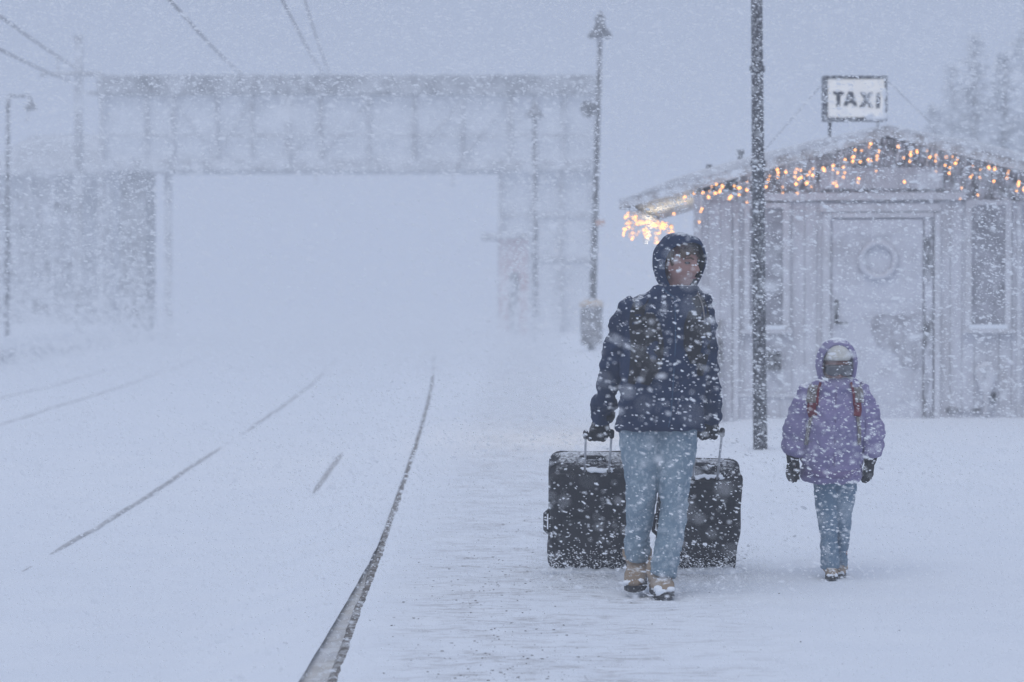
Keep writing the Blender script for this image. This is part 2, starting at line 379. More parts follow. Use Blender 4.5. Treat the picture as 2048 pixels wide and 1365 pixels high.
# edge of the near platform: stones, the concrete ledge under them
pe = empty('platform_edge', (edge(9), 9, -0.3)); tag(pe, kind='structure')
y = 6.0; first = True
while y < 66:
    L = 1.0; r = 0.006
    mb = MB(); vs = []
    y0, y1 = y + 0.008, y + L - 0.008
    jz = random.uniform(-0.004, 0.004); jx = random.uniform(-0.006, 0.006)
    ring = lambda yy: [(edge(yy) + jx, yy, -0.34), (edge(yy) + jx, yy, -0.045 + jz), (edge(yy) + 0.012 + jx, yy, -0.033 + jz), (edge(yy) + 0.34, yy, -0.033 + jz), (edge(yy) + 0.34, yy, -0.34)]
    a = ring(y0); b = ring(y1)
    mb.add(a + b, [(0, 1, 2, 3, 4), (9, 8, 7, 6, 5)] + [(i, i + 5, (i + 1) % 5 + 5, (i + 1) % 5) for i in range(5)])
    keep(mb.build('coping_stone', M['coping']), pe); y += L
mb = MB()
ys = [4 + i * 0.5 for i in range(34)]
for yy in ys: pass
vs = []
for yy in ys: vs += [(edge(yy) - 0.20, yy, -0.100), (edge(yy) - 0.003, yy, -0.086), (edge(yy) - 0.003, yy, -0.4), (edge(yy) - 0.20, yy, -0.4)]
fs = []
for i in range(len(ys) - 1):
    for j in range(4): fs.append((i * 4 + j, i * 4 + (j + 1) % 4, i * 4 + 4 + (j + 1) % 4, i * 4 + 4 + j))
fs += [(0, 1, 2, 3), tuple(len(vs) - 4 + q for q in (3, 2, 1, 0))]
keep(mb.add(vs, fs).build('platform_ledge', M['ledge']), pe)

# rails that stick out of the snow in places
def rail(fx, root, show, wk0=1.0):
    vs = []; fs = []; ys = [9 + i * 0.6 for i in range(200)]
    for yy in ys:
        x = fx(yy); zs = track_z(x, yy); h = show(yy); wk = wk0 * max(0.15, min(1, (h + 0.006) / 0.012))
        z1 = zs + h
        for dx, dz in ((-0.026 * wk, -0.010), (-0.021 * wk, 0.0), (0.021 * wk, 0.0), (0.026 * wk, -0.010), (0.026 * wk, -0.05), (0.01, -0.07), (0.01, -0.17), (-0.01, -0.17), (-0.01, -0.07), (-0.026 * wk, -0.05)): vs.append((x + dx, yy, z1 + dz))
    n = 10
    for i in range(len(ys) - 1):
        for j in range(n): fs.append((i * n + j, i * n + n + j, i * n + n + (j + 1) % n, i * n + (j + 1) % n))
    keep(MB().add(vs, fs).build('rail', M['rail']), root)
def bumpy(y, amp, s): return amp * noise.noise((y * s, 2.2, 1.0))
nt_ = empty('railway_track', (railc(20) - 0.72, 20, -0.4)); tag(nt_, 'near railway track, its rails showing as dark lines through drifted snow beside the platform', 'track')
rail(lambda y: railc(y), nt_, lambda y: 0.022 * (sst(19.8, 23.2, y) * (1 - sst(25.6, 28.0, y))) + 0.012 * sst(56, 62, y) * (1 - sst(68, 76, y)) - 0.011, 1.3)
rail(lambda y: railc(y) - 1.435, nt_, lambda y: 0.02 * sst(13.0, 18.5, y) * (1 - 0.52 * sst(26.5, 28.0, y) * (1 - sst(31, 33, y))) * (1 - sst(64, 76, y)) - 0.010 + bumpy(y, 0.004, 0.9))
ft_ = empty('railway_track', (farrail(40), 40, -0.4)); tag(ft_, 'far railway track, two thin faint dark rails close to the opposite platform', 'track')
rail(lambda y: farrail(y), ft_, lambda y: 0.016 * sst(31, 34, y) * (1 - sst(66, 78, y)) - 0.008 + bumpy(y, 0.003, 0.5))
rail(lambda y: farrail(y) - 1.435, ft_, lambda y: 0.016 * (1 - sst(62, 74, y)) - 0.008 + bumpy(y, 0.004, 0.4))

# dark face of the opposite platform
vs = []; fs = []; ys = [46 + i * 1.5 for i in range(39)]
for yy in ys:
    x = lbank(yy); h = 0.30 + 0.10 * noise.noise((yy * 0.25, 0, 0)); f = 1 - 0.5 * sst(84, 104, yy)
    vs += [(x + 0.14, yy, -0.35), (x + 0.14, yy, -0.10 + 0.34 * f + 0.05 * noise.noise((yy * 0.4, 3, 0))), (x - 0.4, yy, -0.10 + 0.34 * f), (x - 0.4, yy, -0.35)]
for i in range(len(ys) - 1):
    for j in range(4): fs.append((i * 4 + j, i * 4 + (j + 1) % 4, i * 4 + 4 + (j + 1) % 4, i * 4 + 4 + j))
fs += [(0, 1, 2, 3), tuple(len(vs) - 4 + q for q in (3, 2, 1, 0))]
tag(MB().add(vs, fs).build('platform_face', M['farwall']), kind='structure')

# grit on the trodden platform
mb = MB()
for i in range(1500):
    py = 800 + 565 * random.random() ** 0.55
    Y = 1.46 * FPX / (py - 600)
    x = 0.02 + random.gauss(0, 0.20) - 0.09 + (0.0 if random.random() < 0.8 else random.uniform(-0.3, 1.6))
    if noise.noise((x * 1.5, Y * 0.5, 6)) + random.uniform(-0.5, 0.5) < -0.05: continue
    r = random.choice((0.0010, 0.0012, 0.0016, 0.0016, 0.002, 0.0034)); z = plat_z(x, Y) + r * 0.4
    Rm = Matrix.Rotation(random.gauss(0, 0.4), 3, 'Z')
    mb.ell((x, Y, z), r * random.uniform(1, 2.6), r, r * 0.6, Rm, 6, 4)
tag(mb.build('grit', M['grit']), 'dark grit scattered over the trodden snow of the platform', 'grit', kind='stuff')

# ------------------------------------------------------------------ footbridge over the tracks
BY = 88.0
def bx(px): return at(px, 400, BY).x
def bz(py): return at(1000, py, BY).z
br = empty('footbridge', (bx(700), BY, -0.2)); tag(br, 'long covered footbridge on two towers crossing the railway tracks, faint in the blizzard', 'footbridge')
def bpart(name, m, x0, x1, y0, y1, z0, z1):
    return keep(MB().box(x0, x1, y0, y1, z0, z1).build(name, M[m]), br)
XL, XR = bx(205), bx(1192)
rf = bpart('roof', 'towerwall', XL - 0.15, XR + 0.2, BY - 0.25, BY + 3.2, bz(190), bz(152))
bpart('roof_snow', 'snow', XL - 0.1, XR + 0.15, BY - 0.15, BY + 3.1, bz(152) + 0.003, bz(149))
bpart('deck_beam', 'bridge', XL, XR, BY - 0.12, BY + 3.0, bz(341), bz(321))
bpart('handrail', 'bridge', XL + 0.05, XR - 0.05, BY - 0.10, BY - 0.02, bz(274), bz(270))
posts = [205, 292, 346, 432, 503, 575, 640, 737, 828, 925, 1020, 1070, 1128, 1188]
for i, px in enumerate(posts):
    wd = 0.10 if px not in (205, 575, 1020) else 0.2
    bpart('post', 'bridge', bx(px) - wd / 2, bx(px) + wd / 2, BY - 0.05, BY + 0.12, bz(321) + 0.002, bz(190) - 0.002)
for a, b in zip(posts[:-1], posts[1:]):
    bpart('window_pane', 'bridgepane', bx(a) + 0.07, bx(b) - 0.07, BY + 0.16, BY + 0.20, bz(321) + 0.004, bz(190) - 0.004)
for k, (a, b, u, v) in enumerate(((346, 432, 200, 318), (503, 432, 200, 318), (575, 640, 318, 250), (925, 828, 200, 318), (1020, 925, 200, 318), (640, 737, 318, 205))):
    mb = MB(); mb.tube([(bx(a), BY + 0.02, bz(u)), (bx(b), BY + 0.02, bz(v))], 0.035, n=6); keep(mb.build('diagonal_brace', M['bridge']), br)
bpart('rear_wall', 'bridgepane', XL + 0.1, XR - 0.1, BY + 2.8, BY + 2.88, bz(321) + 0.004, bz(190) - 0.004)
bpart('tower', 'towerwall', bx(236), bx(290), BY + 0.3, BY + 2.6, -0.4, bz(341) - 0.002)
bpart('pillar', 'bridge', bx(326), bx(340), BY + 0.3, BY + 0.55, -0.4, bz(341) - 0.002)
bpart('pillar', 'bridge', bx(192), bx(204), BY + 0.3, BY + 0.55, 0.0, bz(346))
st = bpart('stair_tower', 'bridgepane', bx(997), bx(1192), BY + 0.4, BY + 3.6, -0.4, bz(341) - 0.002)
for px in (1000, 1066, 1122, 1186):
    bpart('pillar', 'bridge', bx(px) - 0.09, bx(px) + 0.09, BY + 0.2, BY + 0.38, -0.4, bz(341) - 0.002)
for py in (430, 520):
    bpart('floor_band', 'bridge', bx(997), bx(1192), BY + 0.30, BY + 0.39, bz(py) - 0.08, bz(py) + 0.08)
# hanging signal under the bridge and insulators
for px, py0, py1 in ((632, 342, 368), (905, 350, 374)):
    bpart('insulator', 'bridge', bx(px) - 0.06, bx(px) + 0.06, BY - 0.1, BY + 0.02, bz(py1), bz(py0))
# station house behind the left platform
HY = 98.0
def hx(px): return at(px, 400, HY).x
def hz(py): return at(1000, py, HY).z
hs = empty('station_house', (hx(100), HY, 0.3)); tag(hs, 'big station house with a steep hipped roof behind the far left platform, veiled by snow', 'house')
def hpart(name, m, x0, x1, y0, y1, z0, z1):
    return keep(MB().box(x0, x1, y0, y1, z0, z1).build(name, M[m]), hs)
wl = hpart('wall', 'farwall', hx(-60), hx(228), HY, HY + 9, 0.0, hz(352))
mb = MB(); x0, x1 = hx(-70), hx(236); r0, r1 = hx(24), hx(214); z0, z1 = hz(352) + 0.003, hz(254)
mb.add([(x0, HY - 0.5, z0), (x1, HY - 0.5, z0), (x1, HY + 9.5, z0), (x0, HY + 9.5, z0), (r0, HY + 4.5, z1), (r1, HY + 4.5, z1)],
       [(0, 1, 5, 4), (1, 2, 5), (2, 3, 4, 5), (3, 0, 4), (3, 2, 1, 0)])
keep(mb.build('roof', M['farroof']), hs)
for row in ((400, 450), (500, 560)):
    for px in (18, 62, 106, 146):
        f = hpart('window', 'trim', hx(px) - 0.42, hx(px) + 0.42, HY - 0.06, HY - 0.003, hz(row[1]), hz(row[0]))
        g = MB().box(hx(px) - 0.34, hx(px) + 0.34, HY - 0.075, HY - 0.062, hz(row[1]) + 0.08, hz(row[0]) - 0.08).build('pane', M['fardark']); sub(g, f)
hpart('door', 'fardark', hx(82) - 0.5, hx(82) + 0.5, HY - 0.05, HY - 0.003, 0.3, hz(575))
# platform shelter beneath the mast
sh = empty('platform_shelter', (hx(200), 94.5, 0.4)); tag(sh, 'dim open waiting shelter on slim posts at the foot of the left bridge tower', 'shelter')
SX = lambda px: at(px, 500, 94.5).x
SZ = lambda py: at(1000, py, 94.5).z
keep(MB().box(SX(60), SX(228), 93.5, 95.9, SZ(352), SZ(342)).build('roof', M['bridge']), sh)
keep(MB().box(SX(150), SX(196), 95.5, 95.6, 0.2, SZ(352) - 0.004).build('back_panel', M['farwall']), sh)
for px in (66, 112, 158, 222): keep(MB().box(SX(px) - 0.08, SX(px) + 0.08, 93.7, 93.86, 0.0, SZ(352) - 0.003).build('post', M['bridge']), sh)

# small red building by the right tower
rh = empty('red_kiosk', (at(1020, 600, 84).x, 84, 0)); tag(rh, 'small dull red hut with a projecting flat roof under the right bridge tower', 'hut')
KX = lambda px: at(px, 500, 82).x
KZ = lambda py: at(1000, py, 82).z
keep(MB().box(KX(998), KX(1056), 82, 85, -0.2, KZ(478)).build('wall', M['redwall']), rh)
keep(MB().box(KX(962), KX(1062), 81.6, 85.3, KZ(478) + 0.003, KZ(466)).build('roof', M['bridge']), rh)
keep(MB().box(KX(1018), KX(1038), 81.95, 81.997, 0.1, KZ(545)).build('door', M['fardark']), rh)

# catenary mast and wires
MY = 70.0
mx = at(158, 400, MY).x
cm = empty('catenary_mast', (mx, MY, 0.3)); tag(cm, 'tall square catenary mast with cross arms rising left of the footbridge', 'mast')
mz = lambda py: at(1000, py, MY).z
keep(MB().box(mx - 0.11, mx + 0.11, MY - 0.11, MY + 0.11, -0.1, mz(72)).build('mast_pole', M['bridge']), cm)
keep(MB().tube([(at(82, 150, MY).x, MY - 0.15, mz(150)), (at(208, 150, MY).x, MY - 0.15, mz(149))], 0.07, n=8).build('cross_arm', M['bridge']), cm)
keep(MB().tube([(mx, MY - 0.15, mz(188)), (at(206, 150, MY).x, MY - 0.15, mz(188))], 0.05, n=8).build('cross_arm', M['bridge']), cm)
keep(MB().tube([(at(200, 150, MY).x, MY - 0.15, mz(149)), (at(206, 150, MY).x, MY - 0.15, mz(250))], 0.06, n=8).build('drop_post', M['bridge']), cm)
keep(MB().tube([(at(118, 120, MY).x, MY - 0.15, mz(118)), (at(118, 150, MY).x, MY - 0.15, mz(150))], 0.03, n=6).build('insulator', M['bridge']), cm)
def wire(label, a, b, sag=0.15, r=0.022):
    a, b = Vector(a), Vector(b); pts = []
    for i in range(17):
        t = i / 16; p = a.lerp(b, t); p.z -= sag * 4 * t * (1 - t); pts.append(p)
    tag(MB().tube(pts, r, n=5).build('overhead_wire', M['wire'], smooth=True), label, 'wire')
wire('upper overhead wire from the left edge of view to the catenary mast', at(-90, -35, 33), at(150, 135, MY - 0.2), 0.05)
wire('lower overhead wire slanting to the end of the mast cross arm', at(-90, 52, 36), at(140, 163, MY - 0.2), 0.05)
wire('left of the three overhead wires running to the footbridge roof, thickest', at(275, -75, 30), at(485, 150, BY - 0.4), 0.10, 0.026)
wire('middle overhead wire running down to the footbridge roof', at(530, -70, 34), at(648, 150, BY - 0.4), 0.10)
wire('right of the three overhead wires above the footbridge, thinnest', at(590, -60, 38), at(660, 150, BY - 0.4), 0.08, 0.018)

# ------------------------------------------------------------------ lamps on the platforms
def lathe(mb, c, prof, n=20):
    return mb.tube([(c[0], c[1], c[2] + z) for r, z in prof], [max(r, 0.002) for r, z in prof], n=n, fixed=True)
LY = 56.0
lb = at(1183, 715, LY); lt = at(1200, 74, LY); lb.z = plat_z(lb.x, LY) - 0.1
lp = empty('lamp_post', (lb.x, LY, lb.z)); tag(lp, 'tall slim lamp post with a bell shaped hood, grey litter bin strapped round its foot', 'lamp post', 'lamp posts along the platforms')
mb = MB(); mb.tube([lb, lb.lerp(lt, 0.3), lb.lerp(lt, 0.6), lt], [0.085, 0.075, 0.062, 0.05], n=14); keep(mb.build('post', M['lampdark'], smooth=True), lp)
mb = MB(); lathe(mb, lt, [(0.27, -0.02), (0.28, 0.02), (0.24, 0.10), (0.15, 0.19), (0.11, 0.26), (0.10, 0.36), (0.13, 0.40), (0.09, 0.47), (0.045, 0.52), (0.03, 0.58)]); keep(mb.build('lamp_hood', M['lampdark'], smooth=True), lp)
mb = MB(); lathe(mb, lt, [(0.10, -0.10), (0.12, -0.06), (0.12, -0.022)], 14); keep(mb.build('lamp_glass', M['trim'], smooth=True), lp)
# loudspeaker on the post
sp = at(1181, 216, LY); s1 = lb.lerp(lt, (sp.z - lb.z) / (lt.z - lb.z))
spk = empty('loudspeaker', (s1.x, LY, sp.z)); tag(spk, 'dark horn loudspeaker clamped to the lamp post high up', 'loudspeaker')
mb = MB(); c = Vector((sp.x, LY - 0.05, sp.z))
mb.tube([c + Vector((0.12, 0.15, 0.03)), c + Vector((0.06, 0.05, 0.0)), c + Vector((0.0, -0.08, -0.02)), c + Vector((-0.08, -0.2, -0.05))], [0.06, 0.08, 0.15, 0.19], n=14); keep(mb.build('horn', M['lampdark'], smooth=True), spk)
keep(MB().box(c.x + 0.05, s1.x + 0.02, LY - 0.03, LY + 0.1, sp.z - 0.09, sp.z + 0.11).build('bracket', M['lampdark']), spk)
tp = at(1200, 446, LY); tg = empty('marker_plate', (tp.x, LY - 0.08, tp.z)); tag(tg, 'small faded orange plate on the lamp post above the litter bin', 'plate')
keep(MB().box(tp.x - 0.11, tp.x + 0.10, LY - 0.12, LY - 0.10, tp.z - 0.07, tp.z + 0.06).build('plate', M['orange']), tg)
keep(MB().box(tp.x - 0.14, tp.x - 0.06, LY - 0.098, LY - 0.04, tp.z - 0.02, tp.z + 0.02).build('clip', M['lampdark']), tg)
# litter bin
b0, b1 = at(1183, 690, LY - 0.25), at(1183, 602, LY - 0.25)
bn = empty('litter_bin', (b0.x, LY - 0.25, b0.z)); tag(bn, 'grey litter bin with a yellowish lid fixed to the lamp post', 'bin')
mb = MB(); mb.tube([(b0.x, LY - 0.28, b0.z), (b0.x, LY - 0.28, b0.z + 0.05), (b0.x, LY - 0.28, b1.z - 0.14)], [0.22, 0.245, 0.255], [0.15, 0.17, 0.18], n=24, fixed=True, power=0.45); keep(mb.build('bin_body', M['binsteel'], smooth=False), bn)
mb = MB(); z = b1.z - 0.137; mb.tube([(b0.x, LY - 0.28, z), (b0.x, LY - 0.28, z + 0.05), (b0.x, LY - 0.28, z + 0.12), (b0.x, LY - 0.28, z + 0.17)], [0.27, 0.28, 0.26, 0.15], [0.19, 0.20, 0.18, 0.1], n=24, fixed=True, power=0.5); keep(mb.build('bin_lid', M['binlid'], smooth=True), bn)
keep(MB().box(b0.x - 0.04, b0.x + 0.04, LY - 0.10, LY - 0.06, b0.z + 0.2, b0.z + 0.5).build('bracket', M['lampdark']), bn)
# lamp post further along
p = at(1072, 655, 78); q = at(1069, 228, 78); l2 = empty('lamp_post', (p.x, 78, p.z)); tag(l2, 'very faint distant lamp post in front of the right bridge tower', 'lamp post', 'lamp posts along the platforms')
keep(MB().tube([(p.x, 78, 0), (q.x, 78, q.z)], [0.10, 0.07], n=10).build('post', M['lampsteel'], smooth=True), l2)
mb = MB(); lathe(mb, q, [(0.30, -0.12), (0.31, -0.06), (0.24, 0.06), (0.12, 0.2), (0.08, 0.36)], 14); keep(mb.build('lamp_hood', M['lampsteel'], smooth=True), l2)
# hanging lamp on the left platform
GY = 62.0; p = at(14, 640, GY); q = at(16, 192, GY)
l3 = empty('lamp_post', (p.x, GY, p.z)); tag(l3, 'lamp post at the left edge with a straight arm and hanging bell lamp', 'lamp post', 'lamp posts along the platforms')
keep(MB().tube([(p.x, GY, 0.1), (q.x, GY, q.z)], [0.075, 0.05], n=10).build('post', M['lampsteel'], smooth=True), l3)
e1, e2 = at(58, 192, GY), at(61, 200, GY)
keep(MB().tube([q, e1, e2], 0.035, n=8).build('arm', M['lampsteel']), l3)
mb = MB(); lathe(mb, at(61, 216, GY), [(0.16, -0.05), (0.165, 0.0), (0.12, 0.08), (0.05, 0.14), (0.04, 0.24)], 16); keep(mb.build('lamp_hood', M['lampsteel'], smooth=True), l3)
keep(MB().tube([at(52, 245, GY), at(60, 213, GY)], 0.012, n=6).build('stay_wire', M['lampsteel']), l3)

# near dark post
p0, p1 = at(1521, 935, 20.0), at(1513, -60, 20.0); p0.z = plat_z(p0.x, 20) - 0.25
d = (p1 - p0)
np_ = empty('steel_post', (p0.x, 20, p0.z)); tag(np_, 'dark slim steel post standing in the snow just behind the two walkers', 'post')
mb = MB(); mb.tube([p0, p0.lerp(p1, 0.5), p1, p1 + d * 0.25], [0.060, 0.053, 0.046, 0.040], n=18); keep(mb.build('pole', M['polesteel'], smooth=True), np_)
for tt in (0.615, 0.80): 
    c = p0.lerp(p1, tt); keep(MB().tube([c, c + d.normalized() * 0.05], 0.063, n=16).build('collar', M['polesteel'], smooth=True), np_)

# ------------------------------------------------------------------ spruces behind the hut
def spruce(loc, H, R, label, seed):
    rr = random.Random(seed); root = empty('spruce_tree', loc); tag(root, label, 'tree', 'frosted spruces behind the taxi hut')
    t = MB(); t.tube([(0, 0, -0.3), (0, 0, H * 0.5), (0, 0, H * 0.98)], [R * 0.10, R * 0.06, 0.02], n=8); t.build('trunk', M['bark'], root, True)
    b = MB(); z = H * 0.06
    while z < H * 0.99:
        f = 1 - z / H; rad = R * (f ** 0.85) * rr.uniform(0.75, 1.1) + 0.1
        for k in range(int(7 + 10 * f)):
            a = rr.uniform(0, 2 * PI); L = rad * rr.uniform(0.6, 1.08); ca, sa = math.cos(a), math.sin(a)
            for s in range(max(3, int(L * 7))):
                u = (s + rr.random()) / max(3, int(L * 7)); r = L * u
                wd = (0.30 + 0.30 * (1 - u)) * (0.5 + 0.5 * f); zz = z - 0.38 * r + 0.16 * r * u
                o = rr.uniform(-wd, wd) * 0.8; px, py = ca * r - sa * o, sa * r + ca * o; sz = rr.uniform(0.16, 0.36)
                v = [Vector((rr.uniform(-1, 1), rr.uniform(-1, 1), rr.uniform(-0.9, 0.3))) * sz for _ in range(3)]
                b.add([Vector((px, py, zz)) + q for q in v], [(0, 1, 2)])
        z += 0.20 + 0.24 * f
    b.build('crown', M['needles'], root)
for px, Y, py, R, lab, sd_ in ((1950, 88, 62, 3.4, 'tall frosted spruce rising palely behind the right half of the hut roof', 3),
                               (2068, 84, -40, 4.4, 'tallest spruce, at the right edge of view behind the hut', 5),
                               (2010, 78, 95, 3.0, 'mid height spruce, added to darken the sky, between the tallest one and the paler one left of it', 12),  # extra tree, added to darken the top right of the sky
                               (1905, 104, 120, 3.4, 'faintest spruce, added to darken the sky, far back between the pale tall one and the shortest', 14),  # likewise added, for a darker sky above the hut
                               (1868, 96, 205, 3.0, 'shortest spruce, barely visible above the hut ridge', 9)):
    tp = at(px, py, Y); g = plat_z(tp.x, Y); spruce((tp.x, Y, g), tp.z - g, R, lab, sd_)

# ------------------------------------------------------------------ the taxi hut
HA = math.radians(7.5)
HO = at(1393, 600, 24.0); HO.z = 0.0
ex = Vector((math.cos(HA), -math.sin(HA), 0)); ey = Vector((math.sin(HA), math.cos(HA), 0))
def H(px, py, v=0.0):
    """local u, z of the facade plane at depth v for a pixel"""
    d = at(px, py, 1.0) - CAM; o = HO + ey * v - CAM
    k = o.dot(ey) / d.dot(ey); p = CAM + d * k - HO
    return p.dot(ex), p.z
def U(px, v=0.0): return H(px, 500, v)[0]
def Z(py, v=0.0, px=1760): return H(px, py, v)[1]
hut = empty('taxi_hut', HO, -HA); tag(hut, 'frost covered wooden hut with a low gable roof and central door', 'hut')
def hb(name, m, u0, u1, v0, v1, z0, z1, par=None):
    return MB().box(u0, u1, v0, v1, z0, z1).build(name, M[m], par or hut)
UW = U(2157); UP = U(1775); DEP = 2.5
RV = -0.42                                   # front face of the roof
pk = H(1775, 268, RV); tip = H(1238, 417, RV); slope = (pk[1] - tip[1]) / (pk[0] - tip[0])
def under(u): return pk[1] - slope * abs(u - pk[0])          # underside of the roof
wallm = hb('wall', 'plank', 0.03, UW - 0.03, 0.03, DEP, 0.0, under(0.0) - 0.02)
zb = Z(404)
# boards of the front, each a piece of its own
k = 0; u = 0.0
while u < UW - 0.02:
    wd = 0.118 + random.uniform(-0.004, 0.004); u1 = min(u + wd, UW); j = random.uniform(0, 0.010)
    hb('plank', 'plank', u + 0.002, u1 - 0.002, -0.004 - j, 0.028, 0.0, min(zb, under(u) - 0.02, under(u1) - 0.02), wallm); u = u1; k += 1
u = 0.40
while u < UW - 0.40:
    u1 = u + 0.118; a, b = under(u) - 0.004, under(u1) - 0.004
    if min(a, b) > zb + 0.02:
        MB().prism([(u + 0.004, zb + 0.003), (u1 - 0.004, zb + 0.003), (u1 - 0.004, b), (u + 0.004, a)], -0.002 - random.uniform(0, 0.012), 0.028).build('plank', M['plankdark'], wallm)
    u = u1
# side wall boards on the left
v = 0.04
while v < DEP: hb('plank', 'plank', -0.012, 0.026, v + 0.004, v + 0.114, 0.0, under(0) - 0.03, wallm); v += 0.118
hb('back_wall', 'plank', 0.03, UW - 0.03, DEP + 0.002, DEP + 0.05, 0.0, under(0) - 0.02)
# roof
RB = DEP + 1.3
E0 = tip[0]; E1 = 2 * pk[0] - tip[0]
ze = under(E0)
T = 0.07
MB().prism([(E0, ze), (pk[0], pk[1]), (E1, ze), (E1, ze + T), (pk[0], pk[1] + T), (E0, ze + T)], RV + 0.03, RB).build('roof', M['roofing'], hut)
for (a, za, b, zb_) in ((E0, ze, pk[0], pk[1]), (pk[0], pk[1], E1, ze)):
    MB().prism([(a, za - 0.012), (b, zb_ - 0.012), (b, zb_ + T + 0.012), (a, za + T + 0.012)], RV, RV + 0.027).build('rake_board', M['rake'], hut)
# wind packed snow on the roof, thicker towards the eaves
def snowtop(u):
    q = abs(u - pk[0]) / (pk[0] - tip[0])
    return 0.018 + 0.10 * math.sin(min(1, q * 1.05) * PI) ** 0.8 * (0.35 + 0.65 * q) + 0.006 * noise.noise((u * 3, 1, 1))
sn = MB(); n = 60; vs = []; fs = []; vv = [RV - 0.012, RV + 0.02, 0.3, 1.0, 1.7, RB - 0.05, RB]
for i in range(n + 1):
    u = E0 + (E1 - E0) * i / n; base = under(u) + T + 0.003
    vs.append((u, vv[0], base))
    for q, v in enumerate(vv): vs.append((u, v, base + snowtop(u) * (0.75 if q in (0, len(vv) - 1) else 1.0) + 0.012 * noise.noise((u * 2, v * 2, 2))))
    vs.append((u, vv[-1], base))
r = len(vv) + 2
for i in range(n):
    for j in range(r): fs.append((i * r + j, i * r + (j + 1) % r, (i + 1) * r + (j + 1) % r, (i + 1) * r + j))
fs += [tuple(range(r)), tuple(n * r + q for q in range(r - 1, -1, -1))]
sn.add(vs, fs).build('roof_snow', mat('roofsnow', (0.66, 0.675, 0.70), (0.56, 0.57, 0.60), 6, 0.9, bump=0.5, bscale=30), hut)
for px, py0, py1, rr in ((1418, 344, 330, 0.018), (1480, 325, 300, 0.024), (1985, 330, 312, 0.022)):
    a = H(px, py0, 0.9); b = H(px, py1, 0.9)
    mb = MB(); mb.tube([(a[0], 0.9, under(a[0]) + T - 0.02), (a[0], 0.9, b[1] - 0.05), (b[0], 0.9, b[1] - 0.048), (b[0], 0.9, b[1])], [rr, rr, rr * 1.8, rr * 1.6], n=12); mb.build('roof_vent', M['polesteel'], hut, True)
# horizontal boards over the door
hb('lintel_board', 'trim', U(1496), U(1932), -0.062, -0.013, Z(401), Z(386))
hb('fascia_board', 'plank', U(1640), U(1884), -0.045, -0.015, Z(378), Z(336))
hb('door_header', 'trim', U(1640), U(1880), -0.050, -0.016, Z(424), Z(409))
# door with jambs
hb('door_frame', 'trim', U(1646), U(1660), -0.048, -0.016, 0.0, Z(426))
hb('door_frame', 'trim', U(1869), U(1880), -0.048, -0.016, 0.0, Z(426))
hb('door_frame', 'trim', U(1662), U(1867), -0.046, -0.016, Z(436), Z(426))
hb('door_jamb', 'jamb', U(1849), U(1865), -0.064, -0.016, 0.10, Z(439))
door = hb('door', 'door', U(1666), U(1845), -0.040, -0.016, 0.08, Z(440))
for (a, b, y0, y1) in ((1682, 1832, 470, 600), (1682, 1832, 640, 800)):
    for q in ((a, a + 6, y0, y1), (b - 6, b, y0, y1)): hb('moulding', 'door', U(q[0]), U(q[1]), -0.046, -0.0405, Z(q[3]), Z(q[2]), door)
    for yy in (y0, y1): hb('moulding', 'door', U(a + 6) + .001, U(b - 6) - .001, -0.046, -0.0405, Z(yy) - 0.012, Z(yy) + 0.012, door)
hb('handle_plate', 'black', U(1669), U(1677), -0.052, -0.0405, Z(648), Z(601), door)
mb = MB(); z = Z(646); mb.tube([(U(1673), -0.053, z), (U(1674), -0.095, z), (U(1695), -0.098, z - 0.004)], 0.010, n=8); mb.build('handle', M['black'], door, True)
pl = [(1744, 636), (1758, 630), (1771, 626), (1786, 633), (1802, 629), (1820, 634), (1838, 624), (1843, 660), (1842, 700), (1841, 722), (1828, 744), (1818, 731), (1806, 735), (1790, 706), (1772, 702), (1754, 690), (1748, 676), (1741, 662)]
mb = MB(); mb.prism([H(x, y) for x, y in pl], -0.050, -0.0405); mb.build('bare_plate', M['poster'], door)
# windows
def window(a, b, y0, y1, fl, fr):
    f = MB()
    f.box(U(a) - fl, U(a), -0.046, -0.014, Z(y1), Z(y0)).box(U(b), U(b) + fr, -0.046, -0.014, Z(y1), Z(y0))
    f.box(U(a) - fl, U(b) + fr, -0.045, -0.015, Z(y0), Z(y0) + 0.05)
    o = f.build('window', M['trim'], hut); o['kind'] = 'stuff'; del o['kind']
    hb('pane', 'pane', U(a) + 0.001, U(b) - 0.001, -0.024, -0.0145, Z(y1), Z(y0) - 0.001, o)
    hb('sill', 'trim', U(a) - fl - 0.03, U(b) + fr + 0.03, -0.095, -0.0145, Z(y1 + 8), Z(y1) - 0.001, o)
    hb('sill_snow', 'snow', U(a) - fl * 0.4, U(b) + fr * 0.4, -0.088, -0.030, Z(y1) + 0.001, Z(y1) + 0.045, o)
    return o
window(1500, 1566, 416, 660, 0.055, 0.065)
window(1943, 2010, 412, 658, 0.060, 0.060)
# corner boards and downpipe
hb('corner_board', 'trim', -0.03, 0.05, -0.040, -0.015, 0.0, under(0) - 0.05)
hb('cover_strip', 'trim', U(1468), U(1478), -0.040, -0.015, 0.0, Z(425))
hb('cover_strip', 'trim', U(2034), U(2042), -0.040, -0.015, 0.0, Z(410))
mb = MB(); uu = U(1441, -0.1); mb.tube([(uu, -0.06, Z(640)), (uu, -0.06, Z(780)), (uu, -0.06, Z(842)), (uu + 0.02, -0.09, Z(852)), (uu + 0.09, -0.13, Z(858))], 0.026, n=10)
mb.build('downpipe', M['jamb'], hut, True)
hb('base_board_or_shade', 'jamb', U(1893), U(1992), -0.030, -0.016, Z(824), Z(816))  # dark strip standing in for a shadow line at the wall's foot
hb('base_board_or_shade', 'trim', U(1470), U(1640), -0.030, -0.016, Z(796), Z(788))
# soffit lining over the left eave
hb('soffit', 'trim', E0 + 0.05, E0 + 0.16, RV + 0.04, RB - 0.02, ze - 0.03, ze - 0.002)

